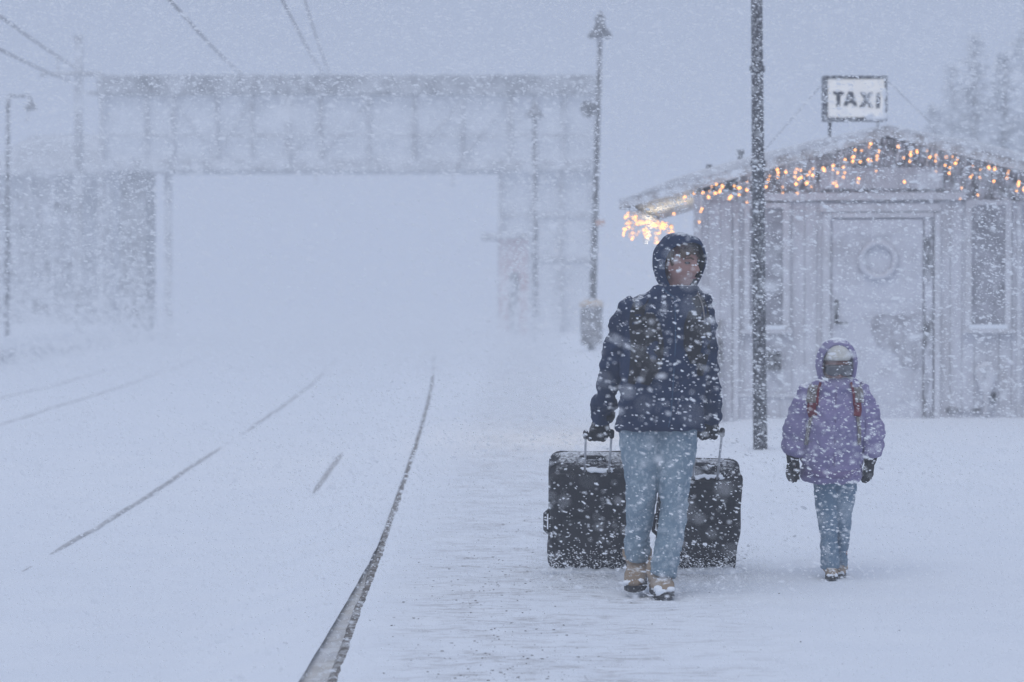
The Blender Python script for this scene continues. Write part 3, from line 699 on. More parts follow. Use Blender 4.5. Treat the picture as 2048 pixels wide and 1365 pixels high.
# things on the hut
def hworld(u, v, z): return HO + ex * u + ey * v + Vector((0, 0, z))
wc = H(1757, 521, -0.07)
wr = empty('wreath', hworld(wc[0], -0.07, wc[1]), -HA); tag(wr, 'round wreath covered in white frost hanging on the hut door', 'wreath')
mb = MB(); R0, n1, n2 = 0.165, 40, 10; vs = []; fs = []
for i in range(n1):
    a = 2 * PI * i / n1
    for j in range(n2):
        b = 2 * PI * j / n2; rr = 0.030 * (1 + 0.5 * noise.noise((math.cos(a) * 5, math.sin(a) * 5, j * 0.9)))
        vs.append(((R0 + rr * math.cos(b)) * math.cos(a), rr * math.sin(b) * 0.8, (R0 + rr * math.cos(b)) * math.sin(a)))
for i in range(n1):
    for j in range(n2): fs.append((i * n2 + j, i * n2 + (j + 1) % n2, ((i + 1) % n1) * n2 + (j + 1) % n2, ((i + 1) % n1) * n2 + j))
mb.add(vs, fs).build('ring', M['door'], wr, True)
MB().box(-0.006, 0.006, -0.002, 0.004, 0.165, 0.30).build('ribbon', M['trim'], wr)
a = H(1534, 740, -0.1); b = H(1562, 697, -0.1)
mbx = empty('mailbox', hworld(a[0], -0.06, a[1]), -HA); tag(mbx, 'small dark mailbox on the hut wall under the left window, half hidden by the post', 'mailbox')
MB().box(0, b[0] - a[0], -0.09, 0.0, 0, b[1] - a[1] - 0.03).build('body', M['black'], mbx)
MB().prism([(-0.01, b[1] - a[1] - 0.028), (b[0] - a[0] + 0.01, b[1] - a[1] - 0.028), (b[0] - a[0] + 0.01, b[1] - a[1]), (-0.01, b[1] - a[1] + 0.01)], -0.105, 0.0).build('lid', M['jamb'], mbx)
MB().box(0.02, b[0] - a[0] - 0.02, 0.001, 0.02, 0.05, 0.15).build('bracket', M['black'], mbx)
# frozen hose
hs2 = empty('garden_hose', hworld(U(1968), -0.05, Z(770)), -HA); tag(hs2, 'coiled hose caked in white snow hanging under the right window of the hut', 'hose')
def hl(px, py, v): u, z = H(px, py, v); return Vector((u - U(1968), v + 0.05, z - Z(770)))
mb = MB(); mb.chain([hl(1958, 742, -0.09), hl(1972, 736, -0.09), hl(1984, 750, -0.09), hl(1978, 775, -0.09), hl(1972, 790, -0.09)], [0.045, 0.06, 0.05, 0.045, 0.032]).chain([hl(1958, 742, -0.09), hl(1964, 770, -0.09), hl(1972, 790, -0.09), hl(1973, 815, -0.09), hl(1966, 842, -0.1)], [0.045, 0.04, 0.032, 0.022, 0.016])
link('coil', fused(mb, 0.012, 3, wrinkle(0.006, 18, 18)), M['trim'], hs2)
MB().box(hl(1986, 0, 0).x, hl(1994, 0, 0).x, 0.0, 0.03, hl(0, 794, 0).z, hl(0, 776, 0).z).build('tap', M['black'], hs2)

# wall lamp on the left side wall
wl_ = empty('wall_lamp', hworld(-0.02, 1.5, 1.98), -HA); tag(wl_, 'lit lamp on the left side wall of the hut, glowing past the corner', 'wall lamp')
MB().box(-0.03, 0.005, -0.05, 0.05, -0.08, 0.08).build('bracket', M['black'], wl_)
mb = MB(); lathe(mb, (-0.115, 0, -0.09), [(0.03, 0.0), (0.075, 0.03), (0.085, 0.10), (0.06, 0.16)], 14); mb.build('lamp_glass', M['lampglass'], wl_, True)
mb = MB(); lathe(mb, (-0.115, 0, 0.075), [(0.10, 0.0), (0.09, 0.02), (0.03, 0.05)], 14); mb.build('lamp_cap', M['black'], wl_, True)
ld = bpy.data.lights.new('lamp', 'POINT'); lo = bpy.data.objects.new('lamp', ld); C.objects.link(lo); lo.parent = wl_; lo.location = (-0.24, 0, -0.05)
ld.energy = 24; ld.color = (1.0, 0.84, 0.58); ld.shadow_soft_size = 0.09

# TAXI sign
SY = 0.35; sg0 = H(1645, 243, SY)
sg = empty('taxi_sign', hworld(sg0[0], SY, sg0[1]), -HA + 0.13); tag(sg, 'white lightbox sign reading TAXI in dark frame on the hut roof', 'sign')
k = 1 / (U(1646, SY) - U(1645, SY))
sx = lambda px: (px - 1645) / k
sz = lambda py: (243 - py) / k
W1, H1 = sx(1773), sz(153)
MB().box(0.012, W1 - 0.012, -0.07, 0.07, 0.012, H1 - 0.012).build('sign_box', M['signframe'], sg)
MB().box(0.040, W1 - 0.030, -0.077, -0.0705, 0.035, H1 - 0.032).build('sign_face', M['signface'], sg)
MB().box(0.0, 0.042, -0.088, 0.075, 0.0, H1).build('frame_bar', M['signframe'], sg)
MB().box(W1 - 0.024, W1, -0.088, 0.075, 0.0, H1).build('frame_bar', M['signframe'], sg)
MB().box(0.043, W1 - 0.025, -0.088, 0.075, H1 - 0.026, H1).build('frame_bar', M['signframe'], sg)
MB().box(0.043, W1 - 0.025, -0.088, 0.075, 0.0, 0.028).build('frame_bar', M['signframe'], sg)
def letter(name, polys):
    mb = MB()
    for i, p in enumerate(polys): mb.prism([(sx(x), sz(y)) for x, y in p], -0.0835 - 0.0006 * i, -0.0775)
    mb.build(name, M['signframe'], sg)
letter('letter_t', [[(1664, 184), (1686, 184.5), (1686, 191.5), (1664, 191)], [(1671, 190.8), (1679, 190.8), (1678, 214), (1670, 214)]])
letter('letter_a', [[(1684, 214), (1695, 184), (1702, 184), (1693, 214)], [(1696, 184), (1703.5, 184), (1713, 214.5), (1705, 214.5)], [(1691, 208), (1693, 201), (1705, 201), (1707, 208)]])
letter('letter_x', [[(1718, 186), (1727, 186), (1745, 216), (1736, 216)], [(1735, 186), (1744, 186), (1726, 216), (1716, 216)]])
letter('letter_i', [[(1751, 187), (1759, 187), (1758, 218), (1750, 218)]])
mb = MB()
for i in range(16): mb.ell((W1 - 0.05 + random.uniform(-0.16, 0.04), -0.085 + random.uniform(-0.012, 0.0), 0.012 + abs(random.gauss(0, 0.022))), random.uniform(0.02, 0.045), 0.02, random.uniform(0.012, 0.02), None, 10, 6)
for i in range(10): mb.ell((W1 - 0.032 + random.uniform(-0.012, 0.014), -0.08, random.uniform(0.0, H1 * 0.75)), 0.015, 0.014, random.uniform(0.03, 0.06), None, 10, 6)
link('snow_cake', fused(mb, 0.008, 4), M['snow'], sg)
mb = MB(); mb.tube([(sx(1660), 0, 0.010), (sx(1659), 0, -0.30)], 0.016, n=10); mb.build('sign_post', M['polesteel'], sg, True)
mb = MB(); mb.tube([(sx(1757), 0.03, 0.010), (sx(1757), 0.03, -0.20)], 0.014, n=10); mb.build('sign_post', M['rake'], sg, True)
for lab, a, b in (('thin stay wire from the TAXI sign down to the left roof slope', (1645, 168), (1505, 300)), ('thin stay wire from the TAXI sign down to the right roof slope', (1773, 160), (1905, 272))):
    p = H(*a, SY); q = H(*b, SY); q = (q[0], max(under(q[0]) + T, min(q[1], under(q[0]) + T + 0.05)))
    tag(MB().tube([hworld(p[0], SY, p[1]), hworld(q[0], SY, q[1])], 0.003, n=5).build('stay_wire', M['wire']), lab, 'wire', 'stay wires of the sign')

# icicle light strings
bm_ = MB(); bm_.ell((0, 0, 0), 0.0112, 0.0112, 0.0112, None, 8, 6); bulb_me = bm_.mesh(True); bulb_me.materials.append(M['bulb'])
def string(label, anchors, dens, maxdrop, seed, big=1.0):
    rr = random.Random(seed); root = empty('light_string', anchors[0]); tag(root, label, 'lights', 'warm icicle light strings along the hut roof')
    cable = MB(); cable.tube(anchors, 0.004, n=5); first = None
    L = sum((Vector(b) - Vector(a)).length for a, b in zip(anchors[:-1], anchors[1:])); n = int(L / 0.075); cum = 0
    for i in range(n):
        t = (i + rr.uniform(0.2, 0.8)) / n * (len(anchors) - 1); a = int(t); p = Vector(anchors[a]).lerp(Vector(anchors[min(a + 1, len(anchors) - 1)]), t - a)
        drop = maxdrop * rr.choice((0.3, 0.55, 0.8, 1.0)) * rr.uniform(0.8, 1.1)
        sway = Vector((-0.05, 0, 0)) * rr.uniform(0, 1.2)
        if rr.random() < 0.8: cable.tube([p, p + Vector((0, 0, -drop * 0.5)) + sway * 0.3, p + Vector((0, 0, -drop)) + sway], rr.uniform(0.0025, 0.0045), n=4)
        for _ in range(4):
            if rr.random() > dens: continue
            f = rr.uniform(0.12, 1.0); q = p + Vector((0, 0, -drop * f)) + sway * f + Vector((rr.uniform(-0.012, 0.012), -0.012, 0))
            o = bpy.data.objects.new('bulb', bulb_me); C.objects.link(o); o.location = q; keep(o, root); s = rr.choice((0.55, 0.75, 0.9, 1.0, 1.15)) * big; o.scale = (s, s, s)
    c = cable.build('cable', M['cable']); c['kind'] = 'stuff'; keep(c, root)
def rakept(u, v, dz): return hworld(u, v, under(u) - dz)
string('long string of warm icicle lights along the left slope of the gable', [rakept(U(x, RV), RV - 0.01, 0.02) for x in (1400, 1520, 1640, 1765)], 0.98, 0.42, 21)
string('string of warm icicle lights along the right slope of the gable', [rakept(U(x, RV), RV - 0.01, 0.02) for x in (1790, 1880, 1970, 2110)], 0.72, 0.42, 22)
string('dense cluster of warm icicle lights along the left side eave of the hut', [hworld(E0 + 0.06 + 0.05 * i, RV + 0.04 + (RB - RV) * i / 4.0, ze - 0.030) for i in range(5)], 0.80, 0.27, 23, 0.85)
string('short loose string of warm lights under the left overhang beside the hut corner', [rakept(U(x, RV), RV + 0.05, 0.03) for x in (1340, 1366, 1395)], 0.6, 0.40, 24)

# ------------------------------------------------------------------ people
def frame(yaw, pitch=0.0, roll=0.0):
    """head axes: f looks out of the face, s to the viewer's right when yaw is 0, u up"""
    f = Vector((math.sin(yaw) * math.cos(pitch), -math.cos(yaw) * math.cos(pitch), math.sin(pitch)))
    s = Vector((math.cos(yaw), math.sin(yaw), 0)); u = s.cross(f) * -1
    if u.z < 0: u = -u
    return f, s, u
def head(mb, c, fr, k=1.0):
    f, s, u = fr; n, m = 56, 56; vs = []; fs = []
    g = lambda x, w: math.exp(-(x / w) ** 2)
    for i in range(m + 1):
        th = PI * i / m; z = math.cos(th)
        for j in range(n):
            a = 2 * PI * j / n; x = math.sin(th) * math.sin(a); y = math.sin(th) * math.cos(a)
            X, Y, Zz = x * 0.076, y * 0.096, z * 0.118
            if Zz < -0.02:                                  # jaw narrows to the chin
                q = (-Zz - 0.02) / 0.098; X *= 1 - 0.36 * q * q - 0.1 * q; Y *= 1 - (0.12 if y > 0 else 0.42) * q
            if y > 0:
                Y += 0.012 * g(Zz + 0.090, 0.022) * g(X, 0.03)                             # chin
                Y += 0.030 * g(X, 0.0125) * (g(Zz + 0.022, 0.016) + 0.55 * g(Zz - 0.004, 0.02))   # nose
                Y += 0.010 * g(abs(X) - 0.013, 0.010) * g(Zz + 0.028, 0.010)               # nostrils
                Y -= 0.014 * g(abs(X) - 0.033, 0.017) * g(Zz - 0.014, 0.014)               # eye sockets
                Y += 0.007 * g(Zz - 0.036, 0.012) * g(abs(X) - 0.026, 0.03)                # brow
                Y += 0.008 * g(abs(X) - 0.042, 0.018) * g(Zz + 0.018, 0.02)                # cheeks
                Y += 0.007 * g(X, 0.022) * (g(Zz + 0.053, 0.006) + g(Zz + 0.068, 0.007)) - 0.004 * g(X, 0.024) * g(Zz + 0.0605, 0.004)
            vs.append(c + (s * X + f * Y + u * Zz) * k)
    for i in range(m):
        for j in range(n): fs.append((i * n + j, i * n + (j + 1) % n, (i + 1) * n + (j + 1) % n, (i + 1) * n + j))
    mb.add(vs, fs)
    for sg_ in (-1, 1): mb.ell(c + (s * sg_ * 0.077 + f * -0.008 + u * -0.005) * k, 0.012 * k, 0.02 * k, 0.032 * k, None, 10, 8)
def face_bits(c, fr, root, k=1.0, eyes=True):
    f, s, u = fr
    P = lambda x, y, z: c + (s * x + f * y + u * z) * k
    R = Matrix((s, f, u)).transposed()
    for q in (-1, 1):
        MB().ell(P(q * 0.033, 0.072, 0.013), 0.0185 * k, 0.0125 * k, 0.0058 * k, R, 14, 10).build('eye', M['eye'], root, True)  # dark eyes enlarged so their colour also carries the socket shade
        MB().chain([P(q * 0.016, 0.094, 0.033), P(q * 0.034, 0.090, 0.040), P(q * 0.052, 0.076, 0.034)], [0.0040 * k, 0.0046 * k, 0.0026 * k]).build('eyebrow', M['hair'], root, True)
    MB().chain([P(-0.026, 0.080, -0.062), P(-0.010, 0.0935, -0.059), P(0.010, 0.0935, -0.059), P(0.026, 0.080, -0.062)], [0.002 * k, 0.0042 * k, 0.0042 * k, 0.002 * k]).build('lips', M['lip'], root, True)
def hood(c, fr, rs, ru, fb, ff, brim, drop, m, root, name='hood', thick=0.012, amp=0.006, sq=0.9, lean=0.0, lining=None):
    """shell behind and round the head; ff = how far the rim comes forward, brim = extra at the top"""
    f, s, u = fr; n = 40; rows = []
    def ringpt(t, R, F):
        x = math.cos(t); z = math.sin(t); x = math.copysign(abs(x) ** sq, x); z = math.copysign(abs(z) ** sq, z)
        dn = drop if z < 0 else 0.0
        return c + s * (rs * R * x * (1 - (0.18 if z < 0 else 0) * abs(z))) + u * (ru * R * z * (1 + dn)) + f * F
    for i in range(11):
        r = i / 10 * PI / 2; rows.append([ringpt(2 * PI * j / n, max(0.02, math.sin(r) ** 0.85), -fb * math.cos(r)) for j in range(n)])
    for i in range(1, 8):
        q = i / 7
        rows.append([ringpt(2 * PI * j / n, 1 + 0.03 * math.sin(q * PI) - 0.13 * q * q, ff * q + brim * q * max(0, math.sin(2 * PI * j / n)) ** 2 + lean * q * math.cos(2 * PI * j / n)) for j in range(n)])
    vs = [p for r in rows for p in r]; fs = []
    for i in range(len(rows) - 1):
        for j in range(n): fs.append((i * n + j, i * n + (j + 1) % n, (i + 1) * n + (j + 1) % n, (i + 1) * n + j))
    fs.append(tuple(range(n - 1, -1, -1)))
    me = MB().add(vs, fs).mesh(True)
    for v in me.vertices: v.co += v.normal * (amp * noise.noise(v.co * 14) + amp * 0.6 * noise.noise(v.co * 34))
    o = link(name, me, m, root)
    so_ = o.modifiers.new('thickness', 'SOLIDIFY'); so_.thickness = thick; so_.offset = -1
    if lining: o.data.materials.append(lining); so_.material_offset = 1
    su = o.modifiers.new('soft', 'SUBSURF'); su.levels = 1; su.render_levels = 1
    return o, rows
def gripping(mb, c, bar, up, front, wrist, thumb_side, k=1.0, r=0.0115):
    """hand round a bar: four fingers over the front and under it, thumb from the side"""
    kn = []
    for i in range(4):
        o = (i - 1.5) * 0.022 * k; L = (0.95, 1.06, 1.0, 0.82)[i]
        b = c + bar * o
        a0 = b + up * 0.030 * k + front * 0.006 * k; a1 = b + up * 0.014 * k + front * 0.030 * k * L; a2 = b - up * 0.020 * k + front * 0.022 * k * L; a3 = b - up * 0.026 * k - front * 0.012 * k
        mb.chain([a0, a1, a2, a3], [r * 1.12 * k, r * 1.05 * k, r * k, r * 0.92 * k]); kn.append(a0)
    for i in range(4):
        w_ = wrist + bar * (i - 1.5) * 0.013 * k; mb.chain([kn[i], w_], [0.0145 * k, 0.0165 * k])
    mb.chain([wrist + (c - wrist) * 0.35 + bar * thumb_side * 0.022 * k, c + bar * thumb_side * 0.042 * k + up * 0.022 * k, c + bar * thumb_side * 0.040 * k - up * 0.012 * k + front * 0.012 * k, c + bar * thumb_side * 0.030 * k - up * 0.03 * k + front * 0.014 * k], [0.017 * k, 0.0145 * k, 0.0135 * k, 0.0115 * k])
def hanging(mb, wrist, down, side, front, thumb_side, k=1.0, r=0.010):
    for i in range(4):
        o = (i - 1.5) * 0.0205 * k; L = (0.90, 1.0, 0.95, 0.76)[i] * k; sp_ = side * o
        kn = wrist + down * 0.085 * k + sp_
        a1 = kn + down * 0.032 * L + side * o * 0.10; a2 = a1 + (down * 0.92 - front * 0.38).normalized() * 0.026 * L; a3 = a2 + (down * 0.75 - front * 0.66).normalized() * 0.022 * L
        mb.chain([wrist + side * o * 0.6, kn], [0.0165 * k, 0.0135 * k]).chain([kn, a1, a2, a3], [r * 1.18 * k, r * 1.1 * k, r * 1.05 * k, r * 0.92 * k])
    b = wrist + down * 0.022 * k + side * thumb_side * 0.022 * k
    mb.chain([b, b + (down * 0.75 + side * thumb_side * 0.6 + front * 0.2).normalized() * 0.038 * k, b + down * 0.062 * k + side * thumb_side * 0.032 * k + front * 0.012 * k, b + down * 0.088 * k + side * thumb_side * 0.030 * k + front * 0.012 * k], [0.016 * k, 0.014 * k, 0.0125 * k, 0.011 * k])
def slab(pxrows, Y, deps, offs, n=40, power=0.85, sub_=4):
    """rings given as (py, left px, right px) seen from the camera, with half depths and depth offsets"""
    rows = crom([(r[0], r[1], r[2], d, o) for r, d, o in zip(pxrows, deps, offs)], sub_)
    pts = []; ra = []; rb = []
    for py, xl, xr, d, o in rows:
        c = at((xl + xr) / 2, py, Y + o); pts.append(c); ra.append((xr - xl) / 2 * (Y + o) / FPX); rb.append(d)
    mb = MB(); mb.tube(pts, ra, rb, n=n, fixed=True, power=power); return mb
def limb(mb, rows, n=24, sub_=4):
    """rows of (px, py, Y, radius px, depth ratio)"""
    R_ = crom(rows, sub_); pts = [at(r[0], r[1], r[2]) for r in R_]
    mb.tube(pts, [r[3] * r[2] / FPX for r in R_], [r[3] * r[2] / FPX * r[4] for r in R_], n=n); return mb
def boot(root, ankle, toe, k, m_u, m_s, shaft=0.13, lift=0.0, yaw=0.0):
    """ankle = top centre of the shaft, toe = tip on the ground"""
    a = Vector(ankle); t = Vector(toe); fl = Vector((t.x - a.x, t.y - a.y, 0)); fl.normalize(); sd_ = Vector((-fl.y, fl.x, 0))
    heel = Vector((t.x, t.y, t.z)) - fl * 0.275 * k + Vector((0, 0, lift))
    ax = (t - heel); ax.normalize(); upn = sd_.cross(ax); upn = upn if upn.z > 0 else -upn
    P = lambda f_, s_, u_: heel + ax * (f_ * k) + sd_ * (s_ * k) + upn * (u_ * k)
    mb = MB()
    mb.tube([a, a.lerp(P(0.075, 0, 0.10), 0.5), P(0.075, 0, 0.085), P(0.08, 0, 0.03)], [0.062 * k, 0.058 * k, 0.052 * k, 0.048 * k], [0.066 * k, 0.062 * k, 0.066 * k, 0.07 * k], n=20, ref=sd_)
    mb.tube([P(0.01, 0, 0.045), P(0.06, 0, 0.06), P(0.13, 0, 0.062), P(0.19, 0, 0.052), P(0.24, 0, 0.042), P(0.272, 0, 0.034)], [0.032 * k, 0.044 * k, 0.048 * k, 0.054 * k, 0.046 * k, 0.022 * k], [0.03 * k, 0.042 * k, 0.046 * k, 0.036 * k, 0.028 * k, 0.014 * k], n=20, ref=sd_)
    mb.tube([a - (P(0.075, 0, 0.085) - a).normalized() * 0.004, a + (P(0.075, 0, 0.085) - a).normalized() * 0.028], [0.068 * k] * 2, [0.072 * k] * 2, n=20, ref=sd_)
    u_ = link('boot', fused(mb, 0.006 * k, 2, wrinkle(0.004 * k, 30, 40)), m_u, root)
    poly = [(0.0, 0.030), (0.02, 0.040), (0.10, 0.038), (0.18, 0.054), (0.24, 0.048), (0.275, 0.024), (0.283, 0.0)]
    out = [(f_, s_) for f_, s_ in poly] + [(f_, -s_) for f_, s_ in reversed(poly[:-1])]
    n = len(out); vs = [P(f_, s_, 0.0) for f_, s_ in out] + [P(f_, s_, 0.030) for f_, s_ in out]
    so2 = MB().add(vs, [tuple(range(n)), tuple(range(2 * n - 1, n - 1, -1))] + [(i, i + n, (i + 1) % n + n, (i + 1) % n) for i in range(n)]).build('sole', M['sole'], u_)
    mb = MB()
    for i in range(9): mb.ell(P(0.255 + random.uniform(-0.03, 0.02), random.uniform(-0.035, 0.035), 0.036 + random.uniform(-0.012, 0.014)), 0.020 * k, 0.018 * k, 0.012 * k, None, 10, 6)
    link('toe_snow', fused(mb, 0.006 * k, 2, wrinkle(0.003, 60, 60)), M['snow'], u_)
    for q in range(3): 
        c1 = P(0.115 + 0.03 * q, 0, 0.108 - 0.014 * q)
        MB().chain([c1 - sd_ * 0.028 * k, c1 + upn * 0.004 * k, c1 + sd_ * 0.028 * k], [0.0035 * k] * 3, 6).build('lace', M['sole'], u_, True)

# ---- the man
MYD = 12.0
fr = frame(math.radians(48), math.radians(-4)); hfr = frame(math.radians(27), math.radians(-12))
hc = at(1360, 530, MYD - 0.02)
man = empty('person', (at(1322, 1190, MYD).x, MYD, 0.0))
tag(man, 'taller person in hooded navy jacket and pale jeans walking with a suitcase in each hand', 'person')
class Off:
    """children of a person are modelled in world coordinates"""
def wear(o, root):
    keep(o, root); return o
tmp_root = None
body = MB(); head(body, hc, fr, 1.0)
neckb = at(1352, 592, MYD + 0.01)
body.chain([hc + fr[2] * -0.06 - fr[0] * 0.02, neckb, at(1345, 640, MYD)], [0.052, 0.056, 0.08])
body.chain([at(1345, 640, MYD), at(1330, 700, MYD), at(1320, 830, MYD)], [0.10, 0.11, 0.11])
LH, RH = at(1196, 869, 12.36), at(1417, 866, 12.36)
barL = Vector((1, 0, 0.0)); fy = Vector((0, -1, 0))
wL, wR = at(1204, 836, 12.33), at(1420, 840, 12.33)
body.chain([at(1340, 640, MYD), at(1268, 632, MYD), at(1224, 740, 12.08), wL], [0.055, 0.045, 0.042, 0.03])
body.chain([at(1340, 640, MYD), at(1398, 632, MYD), at(1418, 740, 12.10), wR], [0.055, 0.045, 0.042, 0.03])
upL = (wL - LH).normalized(); upR = (wR - RH).normalized()
gripping(body, LH, barL, upL, fy, wL, 1, 0.92, 0.0095); gripping(body, RH, barL, upR, fy, wR, -1, 0.92, 0.0095)
body.chain([at(1300, 840, MYD), at(1282, 1000, MYD - 0.01), at(1274, 1116, MYD + 0.05), at(1272, 1155, MYD + 0.05)], [0.07, 0.042, 0.032, 0.03])
body.chain([at(1340, 840, MYD), at(1348, 1010, MYD - 0.05), at(1326, 1140, MYD - 0.12), at(1323, 1172, MYD - 0.14)], [0.07, 0.042, 0.032, 0.03])
wear(link('body', fused(body, 0.0055, 2), M['skin']), man)
ebits = empty('x'); n0 = set(C.objects)
face_bits(hc, fr, None)
f, s, u = fr
hm = MB()
for i in range(60):
    x = random.uniform(-0.072, 0.070); z = 0.078 + random.uniform(-0.016, 0.014) - abs(x) * 0.2
    p = hc + s * x + f * (0.074 - abs(x) * 0.35) + u * z
    hm.chain([p, p + s * random.uniform(-0.02, 0.012) + f * 0.012 - u * random.uniform(0.010, 0.034)], [0.008, 0.0035], 8)
for q in (-1, 1): hm.chain([hc + s * q * 0.074 + u * 0.05, hc + s * q * 0.077 + f * 0.012 + u * 0.0], [0.016, 0.008])
link('hair', fused(hm, 0.005, 2), M['hair'])
hd, rows = hood(hc + Vector((-0.010, 0, 0.012)), hfr, 0.124, 0.150, 0.135, 0.072, 0.046, 0.12, M['navy'], None, amp=0.009, lean=0.020, lining=M['strapblack'])
# jacket: trunk, collar and sleeves in one skin
jm = slab([(574, 1308, 1396), (586, 1296, 1404), (596, 1272, 1414), (612, 1254, 1420), (650, 1248, 1418), (700, 1244, 1416), (760, 1242, 1411), (806, 1242, 1405), (838, 1237, 1404), (858, 1235, 1403)], MYD,
          [0.085, 0.10, 0.115, 0.135, 0.155, 0.160, 0.155, 0.155, 0.160, 0.158], [0.01, 0.01, 0.02, 0.03, 0.02, 0.0, 0.0, 0.0, 0.0, 0.0])
limb(jm, [(1300, 622, 12.02, 22, 1.0), (1272, 616, 12.02, 27, 1.0), (1252, 650, 12.03, 28, 1.0), (1237, 700, 12.05, 27, 1.0), (1224, 745, 12.10, 24, 1.05), (1214, 790, 12.20, 21, 1.0), (1206, 818, 12.28, 22, 1.0), (1205, 832, 12.32, 21, 1.0)])
limb(jm, [(1370, 622, 12.02, 22, 1.0), (1396, 616, 12.02, 25, 1.0), (1405, 650, 12.03, 23, 1.15), (1408, 700, 12.05, 23, 1.15), (1411, 745, 12.10, 22, 1.15), (1417, 790, 12.20, 22, 1.1), (1419, 820, 12.28, 21, 1.0), (1420, 836, 12.32, 20, 1.0)])
wf = wrinkle(0.012, 7, 12, 2.0); wf2 = wrinkle(0.0055, 18, 27, 7.0)
def jfold(p, n):
    k = 1.25 if abs(p.x - 0.74) > 0.19 else 0.8
    return k * (wf(p, n) + wf2(p, n)) + 0.0055 * math.sin(p.z * 62 + 3 * noise.noise(p * 5)) * (1 if abs(p.x - 0.74) > 0.2 else 0.25)
jk = link('jacket', fused(jm, 0.0068, 3, jfold), M['navy'])
# zip, collar piping, cuffs, chest pocket
mb = MB()
def front(px, py, lift=0.0, Y=MYD):
    """point on the jacket's front under a pixel"""
    d = (at(px, py, 1.0) - CAM); ok, loc, nrm, _ = jk_ray(CAM, d.normalized())
    k_ = 0
    while not ok and k_ < 30:
        k_ += 1; d = (at(px + (1340 - px) * 0.01 * k_, py + 2 * k_, 1.0) - CAM); ok, loc, nrm, _ = jk_ray(CAM, d.normalized())
    return loc - d.normalized() * lift
from mathutils.bvhtree import BVHTree
def tree(me):
    return BVHTree.FromPolygons([v.co.copy() for v in me.vertices], [tuple(p.vertices) for p in me.polygons])
jt = tree(jk.data)
def jk_ray(o, d):
    l, n_, i, dd = jt.ray_cast(o, d); return (l is not None), l, n_, i
mb.chain([front(x, y, 0.0015) for x, y in ((1350, 596), (1351, 640), (1351, 690), (1348, 740), (1345, 790), (1342, 830), (1337, 854))], [0.0028] * 7, 8)
link('zip', mb.mesh(True), M['navytrim'])
mb = MB(); mb.chain([front(x, y, 0.002) for x, y in ((1327, 577), (1335, 586), (1347, 594))], [0.0035] * 3, 8); link('collar_piping', mb.mesh(True), M['navytrim'])
for nm, (x, y, Y, r) in (('cuff', (1206, 833, 12.32, 22.5)), ('cuff', (1420, 838, 12.32, 20.5))):
    c = at(x, y, Y); k = Y / FPX; link(nm, MB().tube([c + Vector((0.004, -0.012, 0.026)), c + Vector((0.001, -0.003, 0.006)), c - Vector((0.002, -0.006, 0.016))], [(r + 1.0) * k, (r + 1.6) * k, (r - 1.5) * k], n=20).mesh(True), M['strapblack'])
# gloves
for hc_, wr_, upx, ts in ((LH, wL, upL, 1), (RH, wR, upR, -1)):
    g = MB(); gripping(g, hc_, barL, upx, fy, wr_, ts, 1.05, 0.0128)
    g.chain([wr_ - upx * 0.01, wr_ + upx * 0.045], [0.036, 0.040], 14)
    link('glove', fused(g, 0.0048, 1, wrinkle(0.0025, 40, 50)), M['glove'])
# jeans
jn = MB(); limb(jn, [(1288, 818, 12.0, 46, 1.0), (1284, 860, 12.0, 45.5, 1.0), (1283, 905, 11.99, 41, 1.0), (1285, 950, 11.98, 35, 1.05), (1282, 1000, 11.98, 28, 1.1), (1279, 1040, 12.0, 25.5, 1.1), (1275, 1085, 12.03, 24, 1.1), (1273, 1116, 12.05, 25, 1.15)])
limb(jn, [(1342, 818, 12.0, 52, 0.95), (1346, 860, 12.0, 48, 0.95), (1350, 905, 11.98, 41, 1.0), (1347, 950, 11.96, 34, 1.05), (1348, 1000, 11.94, 28, 1.1), (1345, 1040, 11.92, 26, 1.1), (1338, 1085, 11.89, 24.5, 1.1), (1330, 1128, 11.87, 24.5, 1.15), (1325, 1152, 11.86, 25.5, 1.15)])
dw = wrinkle(0.008, 8, 11, 4.0); dw2 = wrinkle(0.004, 18, 34, 9.0)
link('jeans', fused(jn, 0.0062, 2, lambda p, n: dw(p, n) + dw2(p, n) * (1.6 if p.z < 0.28 else 1)), M['denim'])
# boots
boot(None, at(1274, 1102, 12.05), at(1271, 1184, 11.90) + Vector((-0.01, 0, -0.004)), 1.06, M['boot'], M['sole'], lift=0.055)
boot(None, at(1322, 1138, 11.87), at(1327, 1199, 11.72) + Vector((0.008, 0, 0.002)), 1.06, M['boot'], M['sole'])
for o in [o for o in C.objects if o not in n0]:
    if o.parent is None: keep(o, man)
bpy.data.objects.remove(ebits)

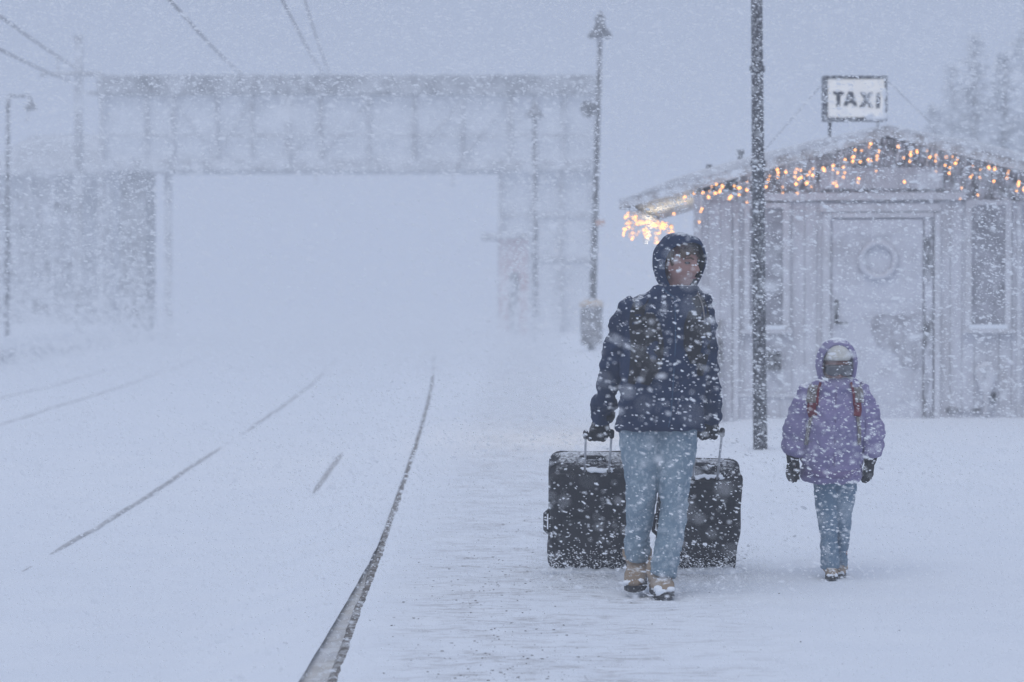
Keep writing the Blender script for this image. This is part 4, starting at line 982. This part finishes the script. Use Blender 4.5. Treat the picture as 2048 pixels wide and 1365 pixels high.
# backpack of the man: straps in front, pack behind
bp_ = empty('backpack', at(1335, 640, MYD + 0.28)); tag(bp_, 'black backpack worn by the taller person, broad straps over the navy jacket', 'backpack')
n0 = set(C.objects)
def strap(name, px, wd, m, surf, lift=0.004, thick=0.006, parent=None):
    """flat band lying on the surface along px points"""
    P = crom(px, 5); L = []; Rr = []
    for i, (x, y) in enumerate(P):
        a = P[max(0, i - 1)]; b = P[min(len(P) - 1, i + 1)]; t = np.array([b[0] - a[0], b[1] - a[1]]); t = t / (np.linalg.norm(t) + 1e-6); nn = np.array([-t[1], t[0]]) * (np.interp(i / (len(P) - 1), np.linspace(0, 1, len(wd)), wd) if isinstance(wd, (list, tuple)) else wd) / 2
        L.append(surf(x - nn[0], y - nn[1], lift)); Rr.append(surf(x + nn[0], y + nn[1], lift))
    vs = []; fs = []
    for l, r_ in zip(L, Rr):
        m_ = (l + r_) / 2; tow = (CAM - m_).normalized() * thick
        vs += [l - tow, l + tow * 0.6, m_ + tow, r_ + tow * 0.6, r_ - tow]
    for i in range(len(L) - 1):
        for j in range(5): fs.append((i * 5 + j, i * 5 + (j + 1) % 5, i * 5 + 5 + (j + 1) % 5, i * 5 + 5 + j))
    fs += [(0, 1, 2, 3, 4), tuple(len(vs) - 5 + q for q in (4, 3, 2, 1, 0))]
    return MB().add(vs, fs).build(name, m, parent, True)
strap('shoulder_strap', [(1288, 594), (1277, 616), (1273, 650), (1276, 690), (1272, 730), (1262, 768)], [22, 27, 30, 30, 26, 14], M['strapblack'], front)
strap('shoulder_strap', [(1391, 592), (1402, 610), (1408, 640), (1409, 680), (1405, 716), (1400, 752)], [20, 23, 25, 25, 22, 12], M['strapblack'], front)
strap('strap_pad', [(1300, 626), (1299, 650), (1300, 690), (1298, 730), (1290, 770)], [14, 44, 56, 50, 16], M['strapblack'], front, 0.008, 0.006)
strap('strap_pad', [(1384, 622), (1385, 650), (1386, 690), (1388, 728)], [12, 34, 38, 14], M['strapblack'], front, 0.008, 0.006)
strap('strap_edge', [(1395, 586), (1405, 610), (1410, 645)], 3, M['strapgrey'], front, 0.012, 0.003)
pk_ = slab([(590, 1290, 1392), (610, 1276, 1400), (700, 1270, 1402), (790, 1272, 1400), (815, 1284, 1390)], MYD + 0.29, [0.05, 0.09, 0.11, 0.10, 0.06], [0, 0, 0, 0, 0], power=0.6)
link('pack', fused(pk_, 0.012, 3, wrinkle(0.006, 10, 12)), M['strapblack'])
for o in [o for o in C.objects if o not in n0]:
    if o.parent is None: keep(o, bp_)

# ---- the child
CY = 12.65
ck = 0.88
cf = frame(math.radians(4), math.radians(-10))
cc = at(1672, 737, CY - 0.01)
kid = empty('person', (at(1668, 1155, CY).x, CY, 0)); tag(kid, 'child walking in a puffy lilac hooded jacket, white knit hat and ski goggles', 'person')
n0 = set(C.objects)
body = MB(); head(body, cc, cf, ck)
nb = at(1672, 778, CY + 0.01)
body.chain([cc - cf[2] * 0.05, nb], [0.042, 0.046]); body.chain([nb, at(1668, 860, CY), at(1667, 930, CY)], [0.08, 0.085, 0.085])
cwL, cwR = at(1586, 912, CY - 0.02), at(1741, 914, CY - 0.02)
dL = (at(1583, 970, CY - 0.05) - cwL).normalized(); dR = (at(1733, 975, CY - 0.05) - cwR).normalized()
body.chain([nb, at(1625, 800, CY), at(1594, 870, CY), cwL], [0.05, 0.04, 0.034, 0.024]); body.chain([nb, at(1718, 800, CY), at(1742, 870, CY), cwR], [0.05, 0.04, 0.034, 0.024])
hs_ = Vector((0.55, -0.80, 0)).normalized()
sL = Vector((0.72, -0.69, 0)); sR = Vector((-0.72, -0.69, 0))
hanging(body, cwL, dL, sL, Vector((0.69, 0.72, 0)) * -1, 1, 0.72, 0.0085); hanging(body, cwR, dR, sR, Vector((-0.69, 0.72, 0)) * -1, 1, 0.72, 0.0085)
body.chain([at(1656, 940, CY), at(1655, 1050, CY), at(1661, 1138, CY)], [0.06, 0.042, 0.034]); body.chain([at(1686, 940, CY), at(1684, 1050, CY + 0.05), at(1680, 1130, CY + 0.12)], [0.06, 0.042, 0.034])
link('body', fused(body, 0.0055, 2), M['skin'])
f, s, u = cf
MB().chain([cc + (s * -0.02 + f * 0.09 - u * 0.061) * ck, cc + (s * 0.02 + f * 0.09 - u * 0.061) * ck], [0.004, 0.004]).build('lips', M['lip'], None, True)
# hat with folded rib
mb = MB(); R3 = Matrix((s, f, u)).transposed(); 
vs = []; fs = []; n = 40; prof = [(0.97, 0.050), (1.06, 0.053), (1.09, 0.066), (1.08, 0.090), (1.02, 0.096), (1.0, 0.106), (0.90, 0.128), (0.68, 0.146), (0.38, 0.156), (0.06, 0.160)]
for r, z in prof:
    for j in range(n):
        a = 2 * PI * j / n; rib = 1 + 0.010 * math.cos(20 * a); arch = 0.014 * math.cos(a - PI / 2) * (1 if z < 0.09 else 0.3)
        vs.append(cc + (s * (0.078 * r * rib * math.cos(a)) + f * (0.098 * r * rib * math.sin(a)) + u * (z + arch)) * ck)
for i in range(len(prof) - 1):
    for j in range(n): fs.append((i * n + j, i * n + (j + 1) % n, (i + 1) * n + (j + 1) % n, (i + 1) * n + j))
fs.append(tuple(range((len(prof) - 1) * n, len(prof) * n)))
o = MB().add(vs, fs).build('knit_hat', M['wool'], None, True); sm = o.modifiers.new('thickness', 'SOLIDIFY'); sm.thickness = 0.008
# goggles: frame, lens, band
gp = []
def gog(a, grow):
    x = math.cos(a); z = math.sin(a); x = math.copysign(abs(x) ** 0.55, x); z = math.copysign(abs(z) ** 0.6, z)
    X = 0.080 * x * grow; Z_ = 0.008 + 0.034 * z * grow + (0.016 * math.exp(-(X / 0.016) ** 2) if z < 0 else 0)
    return X, Z_
def gsurf(X, off): return 0.088 * math.sqrt(max(0.02, 1 - (X / 0.098) ** 2)) + off
n = 48
for nm, mt, g0, g1, o0, o1 in (('goggle_lens', 'lens', 0.0, 0.93, 0.034, 0.030), ('goggle_frame', 'gogframe', 0.90, 1.0, 0.031, 0.010)):
    vs = []; fs = []
    rr = [g0 + (g1 - g0) * i / 5 for i in range(6)]
    for i, g in enumerate(rr):
        off = o0 + (o1 - o0) * (i / 5) ** 3
        for j in range(n):
            X, Z_ = gog(2 * PI * j / n, max(g, 0.02)); vs.append(cc + (s * X + f * gsurf(X, off) + u * Z_) * ck)
    for i in range(5):
        for j in range(n): fs.append((i * n + j, i * n + (j + 1) % n, (i + 1) * n + (j + 1) % n, (i + 1) * n + j))
    if g0 == 0: fs.append(tuple(range(n)))
    o = MB().add(vs, fs).build(nm, M[mt], None, True); sm = o.modifiers.new('thickness', 'SOLIDIFY'); sm.thickness = 0.006
mb = MB(); pts = [cc + (s * 0.089 * math.cos(a) + f * 0.108 * math.sin(a) + u * 0.012) * ck for a in [PI * (1.0 + i / 12) for i in range(13)]]
mb.tube(pts, 0.004, 0.015, n=8, ref=Vector((0, 0, 1))); link('goggle_band', mb.mesh(True), M['gogframe'])
hood(cc + u * 0.012, cf, 0.108, 0.150, 0.110, 0.058, 0.004, 0.02, M['lilac'], None, amp=0.006, thick=0.020)
# jacket
jm = slab([(760, 1642, 1704), (768, 1628, 1716), (780, 1614, 1728), (805, 1606, 1732), (850, 1606, 1728), (890, 1606, 1722), (925, 1606, 1720), (950, 1608, 1719), (960, 1612, 1714)], CY,
          [0.075, 0.09, 0.10, 0.12, 0.145, 0.155, 0.155, 0.15, 0.14], [0, 0, 0, 0, -0.01, -0.01, 0, 0, 0])
limb(jm, [(1644, 796, CY, 22, 1.0), (1628, 791, CY, 26, 1.0), (1616, 813, CY, 27, 1.0), (1605, 845, CY, 28.5, 1.0), (1597, 873, CY - 0.02, 28, 1.0), (1590, 894, CY - 0.02, 24, 1.0), (1587, 908, CY - 0.02, 19, 1.0)])
limb(jm, [(1696, 796, CY, 22, 1.0), (1712, 791, CY, 26, 1.0), (1721, 813, CY, 27, 1.0), (1730, 845, CY, 28.5, 1.0), (1736, 873, CY - 0.02, 28, 1.0), (1739, 894, CY - 0.02, 24, 1.0), (1740, 908, CY - 0.02, 19, 1.0)])
kw = wrinkle(0.012, 8, 13, 1.0); kw2 = wrinkle(0.006, 20, 28, 3.0)
cx0 = at(1667, 860, CY).x
kj = link('jacket', fused(jm, 0.006, 3, lambda p, n: kw(p, n) + kw2(p, n) + (0.012 * abs(math.sin(p.z * 26 + 0.6 * noise.noise(p * 4)))) * (1.0 if abs(p.x - cx0) > 0.15 else 0.5)), M['lilac'])
kt = tree(kj.data)
def kfront(px, py, lift=0.0):
    d = (at(px, py, 1.0) - CAM).normalized(); l, n_, i, dd = kt.ray_cast(CAM, d)
    k_ = 0
    while l is None and k_ < 30:
        k_ += 1; d = (at(px + (1668 - px) * 0.01 * k_, py + 2 * k_, 1.0) - CAM).normalized(); l, n_, i, dd = kt.ray_cast(CAM, d)
    return l - d * lift
mb = MB(); mb.chain([kfront(x, y, 0.001) for x, y in ((1673, 772), (1672, 800), (1671, 840), (1670, 880), (1669, 920), (1668, 952))], [0.003] * 6, 8); link('zip', mb.mesh(True), M['lilachem'])
strap('hem', [(1608, 944), (1640, 950), (1668, 951), (1696, 950), (1718, 945)], 14, M['lilachem'], kfront, 0.002, 0.004)
for wr_, dd_, ss_, fr_ in ((cwL, dL, sL, Vector((-0.69, -0.72, 0))), (cwR, dR, sR, Vector((0.69, -0.72, 0)))):
    g = MB(); hanging(g, wr_, dd_, ss_, fr_, 1, 0.84, 0.0118); g.chain([wr_ - dd_ * 0.035, wr_ + dd_ * 0.02], [0.040, 0.032], 14)
    link('glove', fused(g, 0.0045, 1, wrinkle(0.0025, 40, 50)), M['glove'])
jn = MB(); limb(jn, [(1654, 930, CY, 28, 1.1), (1654, 960, CY, 27.5, 1.1), (1654, 1000, CY, 22, 1.15), (1656, 1050, CY, 17.5, 1.2), (1659, 1100, CY + 0.01, 16, 1.2), (1661, 1136, CY + 0.02, 17.5, 1.2)])
limb(jn, [(1686, 930, CY, 28, 1.1), (1687, 960, CY, 27, 1.1), (1686, 1000, CY + 0.01, 22, 1.15), (1683, 1050, CY + 0.05, 17, 1.2), (1680, 1100, CY + 0.1, 14.5, 1.2), (1679, 1132, CY + 0.13, 15, 1.2)])
link('jeans', fused(jn, 0.0055, 2, lambda p, n: 0.8 * dw(p, n) + dw2(p, n)), M['denimdark'])
boot(None, at(1662, 1130, CY + 0.03), at(1664, 1160, CY - 0.10), 0.62, M['boot'], M['sole'])
boot(None, at(1680, 1128, CY + 0.13), at(1680, 1156, CY + 0.01), 0.60, M['boot'], M['sole'])
for o in [o for o in C.objects if o not in n0]:
    if o.parent is None: keep(o, kid)
kb = empty('backpack', at(1670, 830, CY + 0.22)); tag(kb, 'school backpack worn by the child, grey and red straps over the lilac jacket', 'backpack')
n0 = set(C.objects)
strap('shoulder_strap', [(1630, 768), (1624, 784), (1622, 806)], 19, M['strapgrey'], kfront, 0.006, 0.008)
strap('shoulder_strap', [(1710, 768), (1717, 784), (1718, 806)], 19, M['strapgrey'], kfront, 0.006, 0.008)
strap('strap_edging', [(1641, 765), (1636, 786), (1634, 812)], 5, M['strapred'], kfront, 0.010, 0.006)
strap('strap_edging', [(1702, 765), (1707, 786), (1709, 812)], 5, M['strapred'], kfront, 0.010, 0.006)
strap('strap_tab', [(1624, 806), (1623, 820), (1626, 833)], 18, M['strapred'], kfront, 0.008, 0.007)
strap('strap_tab', [(1715, 806), (1716, 820), (1714, 833)], 15, M['strapred'], kfront, 0.008, 0.007)
strap('webbing', [(1622, 834), (1616, 862), (1612, 890)], 7, M['strapgrey'], kfront, 0.006, 0.004)
strap('webbing', [(1716, 834), (1719, 862), (1719, 890)], 7, M['strapgrey'], kfront, 0.006, 0.004)
pk_ = slab([(776, 1628, 1714), (790, 1622, 1720), (850, 1620, 1722), (900, 1622, 1720), (915, 1634, 1708)], CY + 0.24, [0.05, 0.08, 0.10, 0.09, 0.06], [0] * 5, power=0.6)
link('pack', fused(pk_, 0.012, 3), M['strapred'])
for o in [o for o in C.objects if o not in n0]:
    if o.parent is None: keep(o, kb)

# ------------------------------------------------------------------ suitcases pulled behind the man
def suitcase(label, px0, px1, Ygr, tilt, Hc, Dc, hand, gap, seed, roll=0.0):
    wx0, wx1 = at(px0, 1100, Ygr).x, at(px1, 1100, Ygr).x; W_ = wx1 - wx0
    base = Vector(((wx0 + wx1) / 2, Ygr, -0.030)); root = empty('suitcase', base); tag(root, label, 'suitcase', 'suitcases pulled by the walking person')
    R_ = Matrix.Rotation(roll, 3, 'Y') @ Matrix.Rotation(tilt, 3, 'X')
    n0 = set(C.objects); rr = random.Random(seed)
    Lp = lambda x, y, z: base + R_ @ Vector((x, y, z))
    mb = MB(); prof = []
    for i in range(27):                                  # soft shell, rounded rim, slightly swollen
        z = i / 26; q = min(z, 1 - z) * Hc; r = 0.055
        ins = r - math.sqrt(max(0, r * r - max(0, r - q) ** 2)) if q < r else 0
        sw = 1 + 0.020 * math.sin(z * PI * 2.3 + seed) + 0.015 * math.sin(z * 9 + seed)
        pts = (W_ / 2 - ins) * sw, (Dc / 2 - ins * 0.9) * (1 + 0.05 * math.sin(z * PI))
        prof.append((z * (Hc + 0.025) + 0.010, *pts))
    n = 48; vs = []; fs = []
    for z, a, b in prof:
        for j in range(n):
            t = 2 * PI * j / n; c, q = math.cos(t), math.sin(t); c = math.copysign(abs(c) ** 0.28, c); q = math.copysign(abs(q) ** 0.32, q)
            p = Vector((a * c, Dc / 2 + b * q, z)); p += Vector((0.004 * noise.noise(p * 9), 0.010 * noise.noise(p * 7 + Vector((seed, 0, 0))) + 0.004 * noise.noise(p * 24), 0.004 * noise.noise(p * 11)))
            vs.append(base + R_ @ p)
    k = len(prof)
    for i in range(k - 1):
        for j in range(n): fs.append((i * n + j, i * n + (j + 1) % n, (i + 1) * n + (j + 1) % n, (i + 1) * n + j))
    fs += [tuple(range(n - 1, -1, -1)), tuple(range((k - 1) * n, k * n))]
    shell = MB().add(vs, fs).build('shell', M['case'], None, True)
    def loop(y, off, zz0, zz1, r, name, m):
        a, b = W_ / 2 + off, 0.05; P = []
        for cx, cz, a0 in ((a - b, zz1 - b, 0), (-a + b, zz1 - b, 90), (-a + b, zz0 + b, 180), (a - b, zz0 + b, 270)):
            for q in range(5):
                t = math.radians(a0 + q * 22.5); P.append(Lp(cx + b * math.cos(t), y, cz + b * math.sin(t)))
        P.append(P[0]); return MB().tube(P, r, n=8).build(name, m, None, True)
    for y in (0.030, Dc - 0.030): loop(y, -0.010, 0.022, Hc + 0.024, 0.006, 'piping', M['casetrim'])
    loop(Dc * 0.42, 0.000, 0.014, Hc + 0.034, 0.005, 'zip', M['casetrim'])
    # pocket panel and its seam on the face towards the camera
    MB().box(-W_ / 2 + 0.07, W_ / 2 - 0.07, -0.014, -0.004, 0.10, Hc * 0.62, Matrix.Translation(base) @ R_.to_4x4()).build('back_panel', M['casetrim'])
    # grab handles
    for pts, nm in (([(-0.07, Dc * 0.5, Hc + 0.034), (-0.055, Dc * 0.5, Hc + 0.060), (0.055, Dc * 0.5, Hc + 0.060), (0.07, Dc * 0.5, Hc + 0.034)], 'top_handle'),
                    ([(-W_ / 2 - 0.0, Dc * 0.35, Hc * 0.60), (-W_ / 2 - 0.022, Dc * 0.35, Hc * 0.56), (-W_ / 2 - 0.022, Dc * 0.35, Hc * 0.40), (-W_ / 2 - 0.0, Dc * 0.35, Hc * 0.36)], 'side_handle')):
        MB().chain([Lp(*p) for p in pts], [0.010] * len(pts)).build(nm, M['casetrim'], None, True)
    # wheels in housings at the near lower edge
    for q in (-1, 1):
        c = Lp(q * (W_ / 2 - 0.055), 0.03, 0.028); ax = R_ @ Vector((1, 0, 0))
        wq = MB().tube([c - ax * 0.014, c + ax * 0.014], 0.032, n=18).build('wheel', M['sole'])
        h = MB().ell(Lp(q * (W_ / 2 - 0.055), 0.05, 0.06), 0.032, 0.05, 0.04, R_).build('wheel_housing', M['casetrim'], None, True)
    for q in (-1, 1): MB().ell(Lp(q * (W_ / 2 - 0.03), 0.03, Hc + 0.005), 0.028, 0.022, 0.024, R_).build('corner_guard', M['casetrim'], None, True)
    # pull handle: two tubes out of the near edge of the top, grip in the hand
    hand = Vector(hand); sock = [Lp(gap[0], 0.035, Hc + 0.030), Lp(gap[1], 0.035, Hc + 0.030)]
    hl_ = hand + Vector((-0.063, 0, -0.004)); hr_ = hand + Vector((0.070, 0, 0.0))
    for a, b in zip(sock, (hl_, hr_)):
        tb = MB().tube([a - (b - a).normalized() * 0.03, b], 0.0062, 0.0085, n=10).build('pull_tube', M['alu'], None, True)
        cl = MB().tube([a - (b - a).normalized() * 0.004, a + (b - a).normalized() * 0.014], 0.0125, n=10).build('tube_collar', M['casetrim'], None, True)
    MB().chain([hl_, hand, hr_], [0.0115] * 3).build('grip', M['casetrim'], None, True)
    for b in (hl_, hr_): MB().cap(b + Vector((0, 0, 0.012)), b - Vector((0, 0, 0.010)), 0.0145, 0.0135, 12).build('grip_end', M['casetrim'], None, True)
    # drift along the lower edge and snow lying on the top
    sn_ = MB()
    for i in range(34):
        x = rr.uniform(-0.5, 0.5) * W_; sn_.ell(base + Vector((x * 0.99, -0.010 + rr.uniform(-0.02, 0.04), 0.030 + rr.uniform(-0.01, 0.012))), rr.uniform(0.03, 0.07), rr.uniform(0.03, 0.06), rr.uniform(0.012, 0.034), None, 10, 6)
    link('clinging_snow', fused(sn_, 0.010, 3, wrinkle(0.006, 20, 20)), M['snow'])
    for i in range(1):
        sn_ = MB()
        for j in range(26): sn_.ell(Lp(rr.uniform(gap[0] - 0.02, gap[1] + 0.02), rr.uniform(0.03, 0.07), Hc + 0.036), rr.uniform(0.01, 0.03), 0.012, rr.uniform(0.005, 0.010), None, 8, 6)
        link('top_snow', fused(sn_, 0.007, 2), M['snow'])
    for o in [o for o in C.objects if o not in n0]:
        if o.parent is None: keep(o, root)
lx = lambda px, a, b, Y: at(px, 960, Y).x - (at(a, 1100, 12.95).x + at(b, 1100, 12.95).x) / 2
suitcase('black suitcase in the left of the photo, pulled by the gloved hand nearest the tracks', 1098, 1262, 12.95, math.radians(30), 0.625, 0.27, LH, (lx(1169, 1098, 1262, 12.7), lx(1217, 1098, 1262, 12.7)), 1.3)
suitcase('black suitcase nearer the child, partly hidden behind the pale jeans, top corner sagging', 1312, 1472, 12.95, math.radians(30), 0.580, 0.27, RH, (lx(1380, 1312, 1472, 12.7), lx(1428, 1312, 1472, 12.7)), 4.1, math.radians(1.5))

# ------------------------------------------------------------------ the blizzard
def snowfall():
    h6 = np.arange(6) * PI / 3; c6, s6, o6 = np.cos(h6), np.sin(h6), np.zeros(6)
    plate = np.concatenate([np.stack([c6, o6, s6], 1), np.stack([c6, s6, o6], 1)])     # two crossed hexagons
    P = []; S = []
    def zone(y0, y1, dens, r0, sg_):
        # a wedge of air a good deal wider than the view
        hw = lambda y: 0.225 * y + 0.8
        A = (hw(y0) + hw(y1)) / 2 * 2; top = lambda y: 1.46 + 0.135 * y + 0.6
        V = (y1 - y0) * A * (top(y1)); n = int(V * dens)
        y = rng.uniform(y0, y1, n); x = rng.uniform(-1, 1, n) * hw(y1); z = rng.uniform(-0.2, top(y1), n)
        ok = (np.abs(x) < hw(y)) & (z < top(y)) & (z > 1.46 - 0.155 * y - 0.5)
        y, x, z = y[ok], x[ok], z[ok]; n = len(x)
        # clumps and gusts: thin out by slow noise
        g = np.array([noise.noise((a * 0.9, b * 0.5, c * 1.3)) for a, b, c in zip(x, y, z)]); ok = rng.uniform(0, 1, n) < 0.70 + 0.9 * g
        P.append(np.stack([x, y, z], 1)[ok]); S.append(np.clip(np.exp(rng.normal(math.log(r0), sg_, ok.sum())), 0.0012, 0.0085))
    for a in np.arange(2.2, 14.0, 1.18): zone(a, a + 1.18, DENS[0] * (0.35 if a < 5 else 0.75 if a < 8 else 1.15), 0.0021, 0.42)
    for a in np.arange(14.0, 32.0, 3.0): zone(a, a + 3.0, DENS[1], 0.0042, 0.40)
    for a in np.arange(32.0, 62.0, 6.0): zone(a, a + 6.0, DENS[2], 0.0075, 0.3)
    n = 26000; y = 9.0 + 24.0 * rng.uniform(0, 1, n) ** 1.4; x = rng.uniform(-1, 1, n) * (0.225 * y + 0.8); ok = x > -0.6 - 0.02 * y
    z = rng.exponential(0.045, n); P.append(np.stack([x, y, z + 0.0], 1)[ok]); S.append(np.full(ok.sum(), 0.0019))
    n = 36000; y = rng.uniform(44, 86, n); x = rng.uniform(-0.235, 0.02, n) * y; z = rng.exponential(1.0, n) * (0.5 + 0.5 * rng.uniform(0, 1, n))
    P.append(np.stack([x, y, z], 1)); S.append(np.full(n, 0.017))
    n = 5000; y = rng.uniform(12.0, 13.2, n); x = rng.uniform(0.1, 1.35, n); P.append(np.stack([x, y, rng.exponential(0.05, n)], 1)); S.append(np.full(n, 0.0021))
    P = np.concatenate(P); S = np.concatenate(S); n = len(P)
    ln = rng.uniform(1.2, 3.0, n); a = rng.normal(0.16, 0.22, n); b = rng.normal(0, 0.5, n)
    ax = np.stack([np.cos(a) * np.cos(b), np.cos(a) * np.sin(b), -np.sin(a)], 1)
    ay = np.cross(np.array([[0, 0, 1.0]]), ax); ay /= np.linalg.norm(ay, axis=1, keepdims=True); az = np.cross(ax, ay)
    jit = rng.uniform(0.7, 1.25, (n, 12, 1)); o = plate[None] * jit
    V = P[:, None] + (ax[:, None] * o[..., :1] * (ln[:, None, None]) + ay[:, None] * o[..., 1:2] + az[:, None] * o[..., 2:3]) * S[:, None, None]
    F = np.arange(n * 12)
    me = bpy.data.meshes.new('falling_snow'); V = V.reshape(-1, 3)
    me.vertices.add(len(V)); me.vertices.foreach_set('co', V.ravel()); me.loops.add(F.size); me.loops.foreach_set('vertex_index', F.ravel().astype(np.int32))
    me.polygons.add(n * 2); me.polygons.foreach_set('loop_start', np.arange(0, F.size, 6, dtype=np.int32)); me.polygons.foreach_set('loop_total', np.full(n * 2, 6, np.int32))
    me.update(calc_edges=True); me.validate()
    return tag(link('falling_snow', me, M['flake']), 'wind driven snowflakes filling the air in front of everything', 'snowfall', kind='stuff')
DENS = (770, 58, 5)
snowfall()
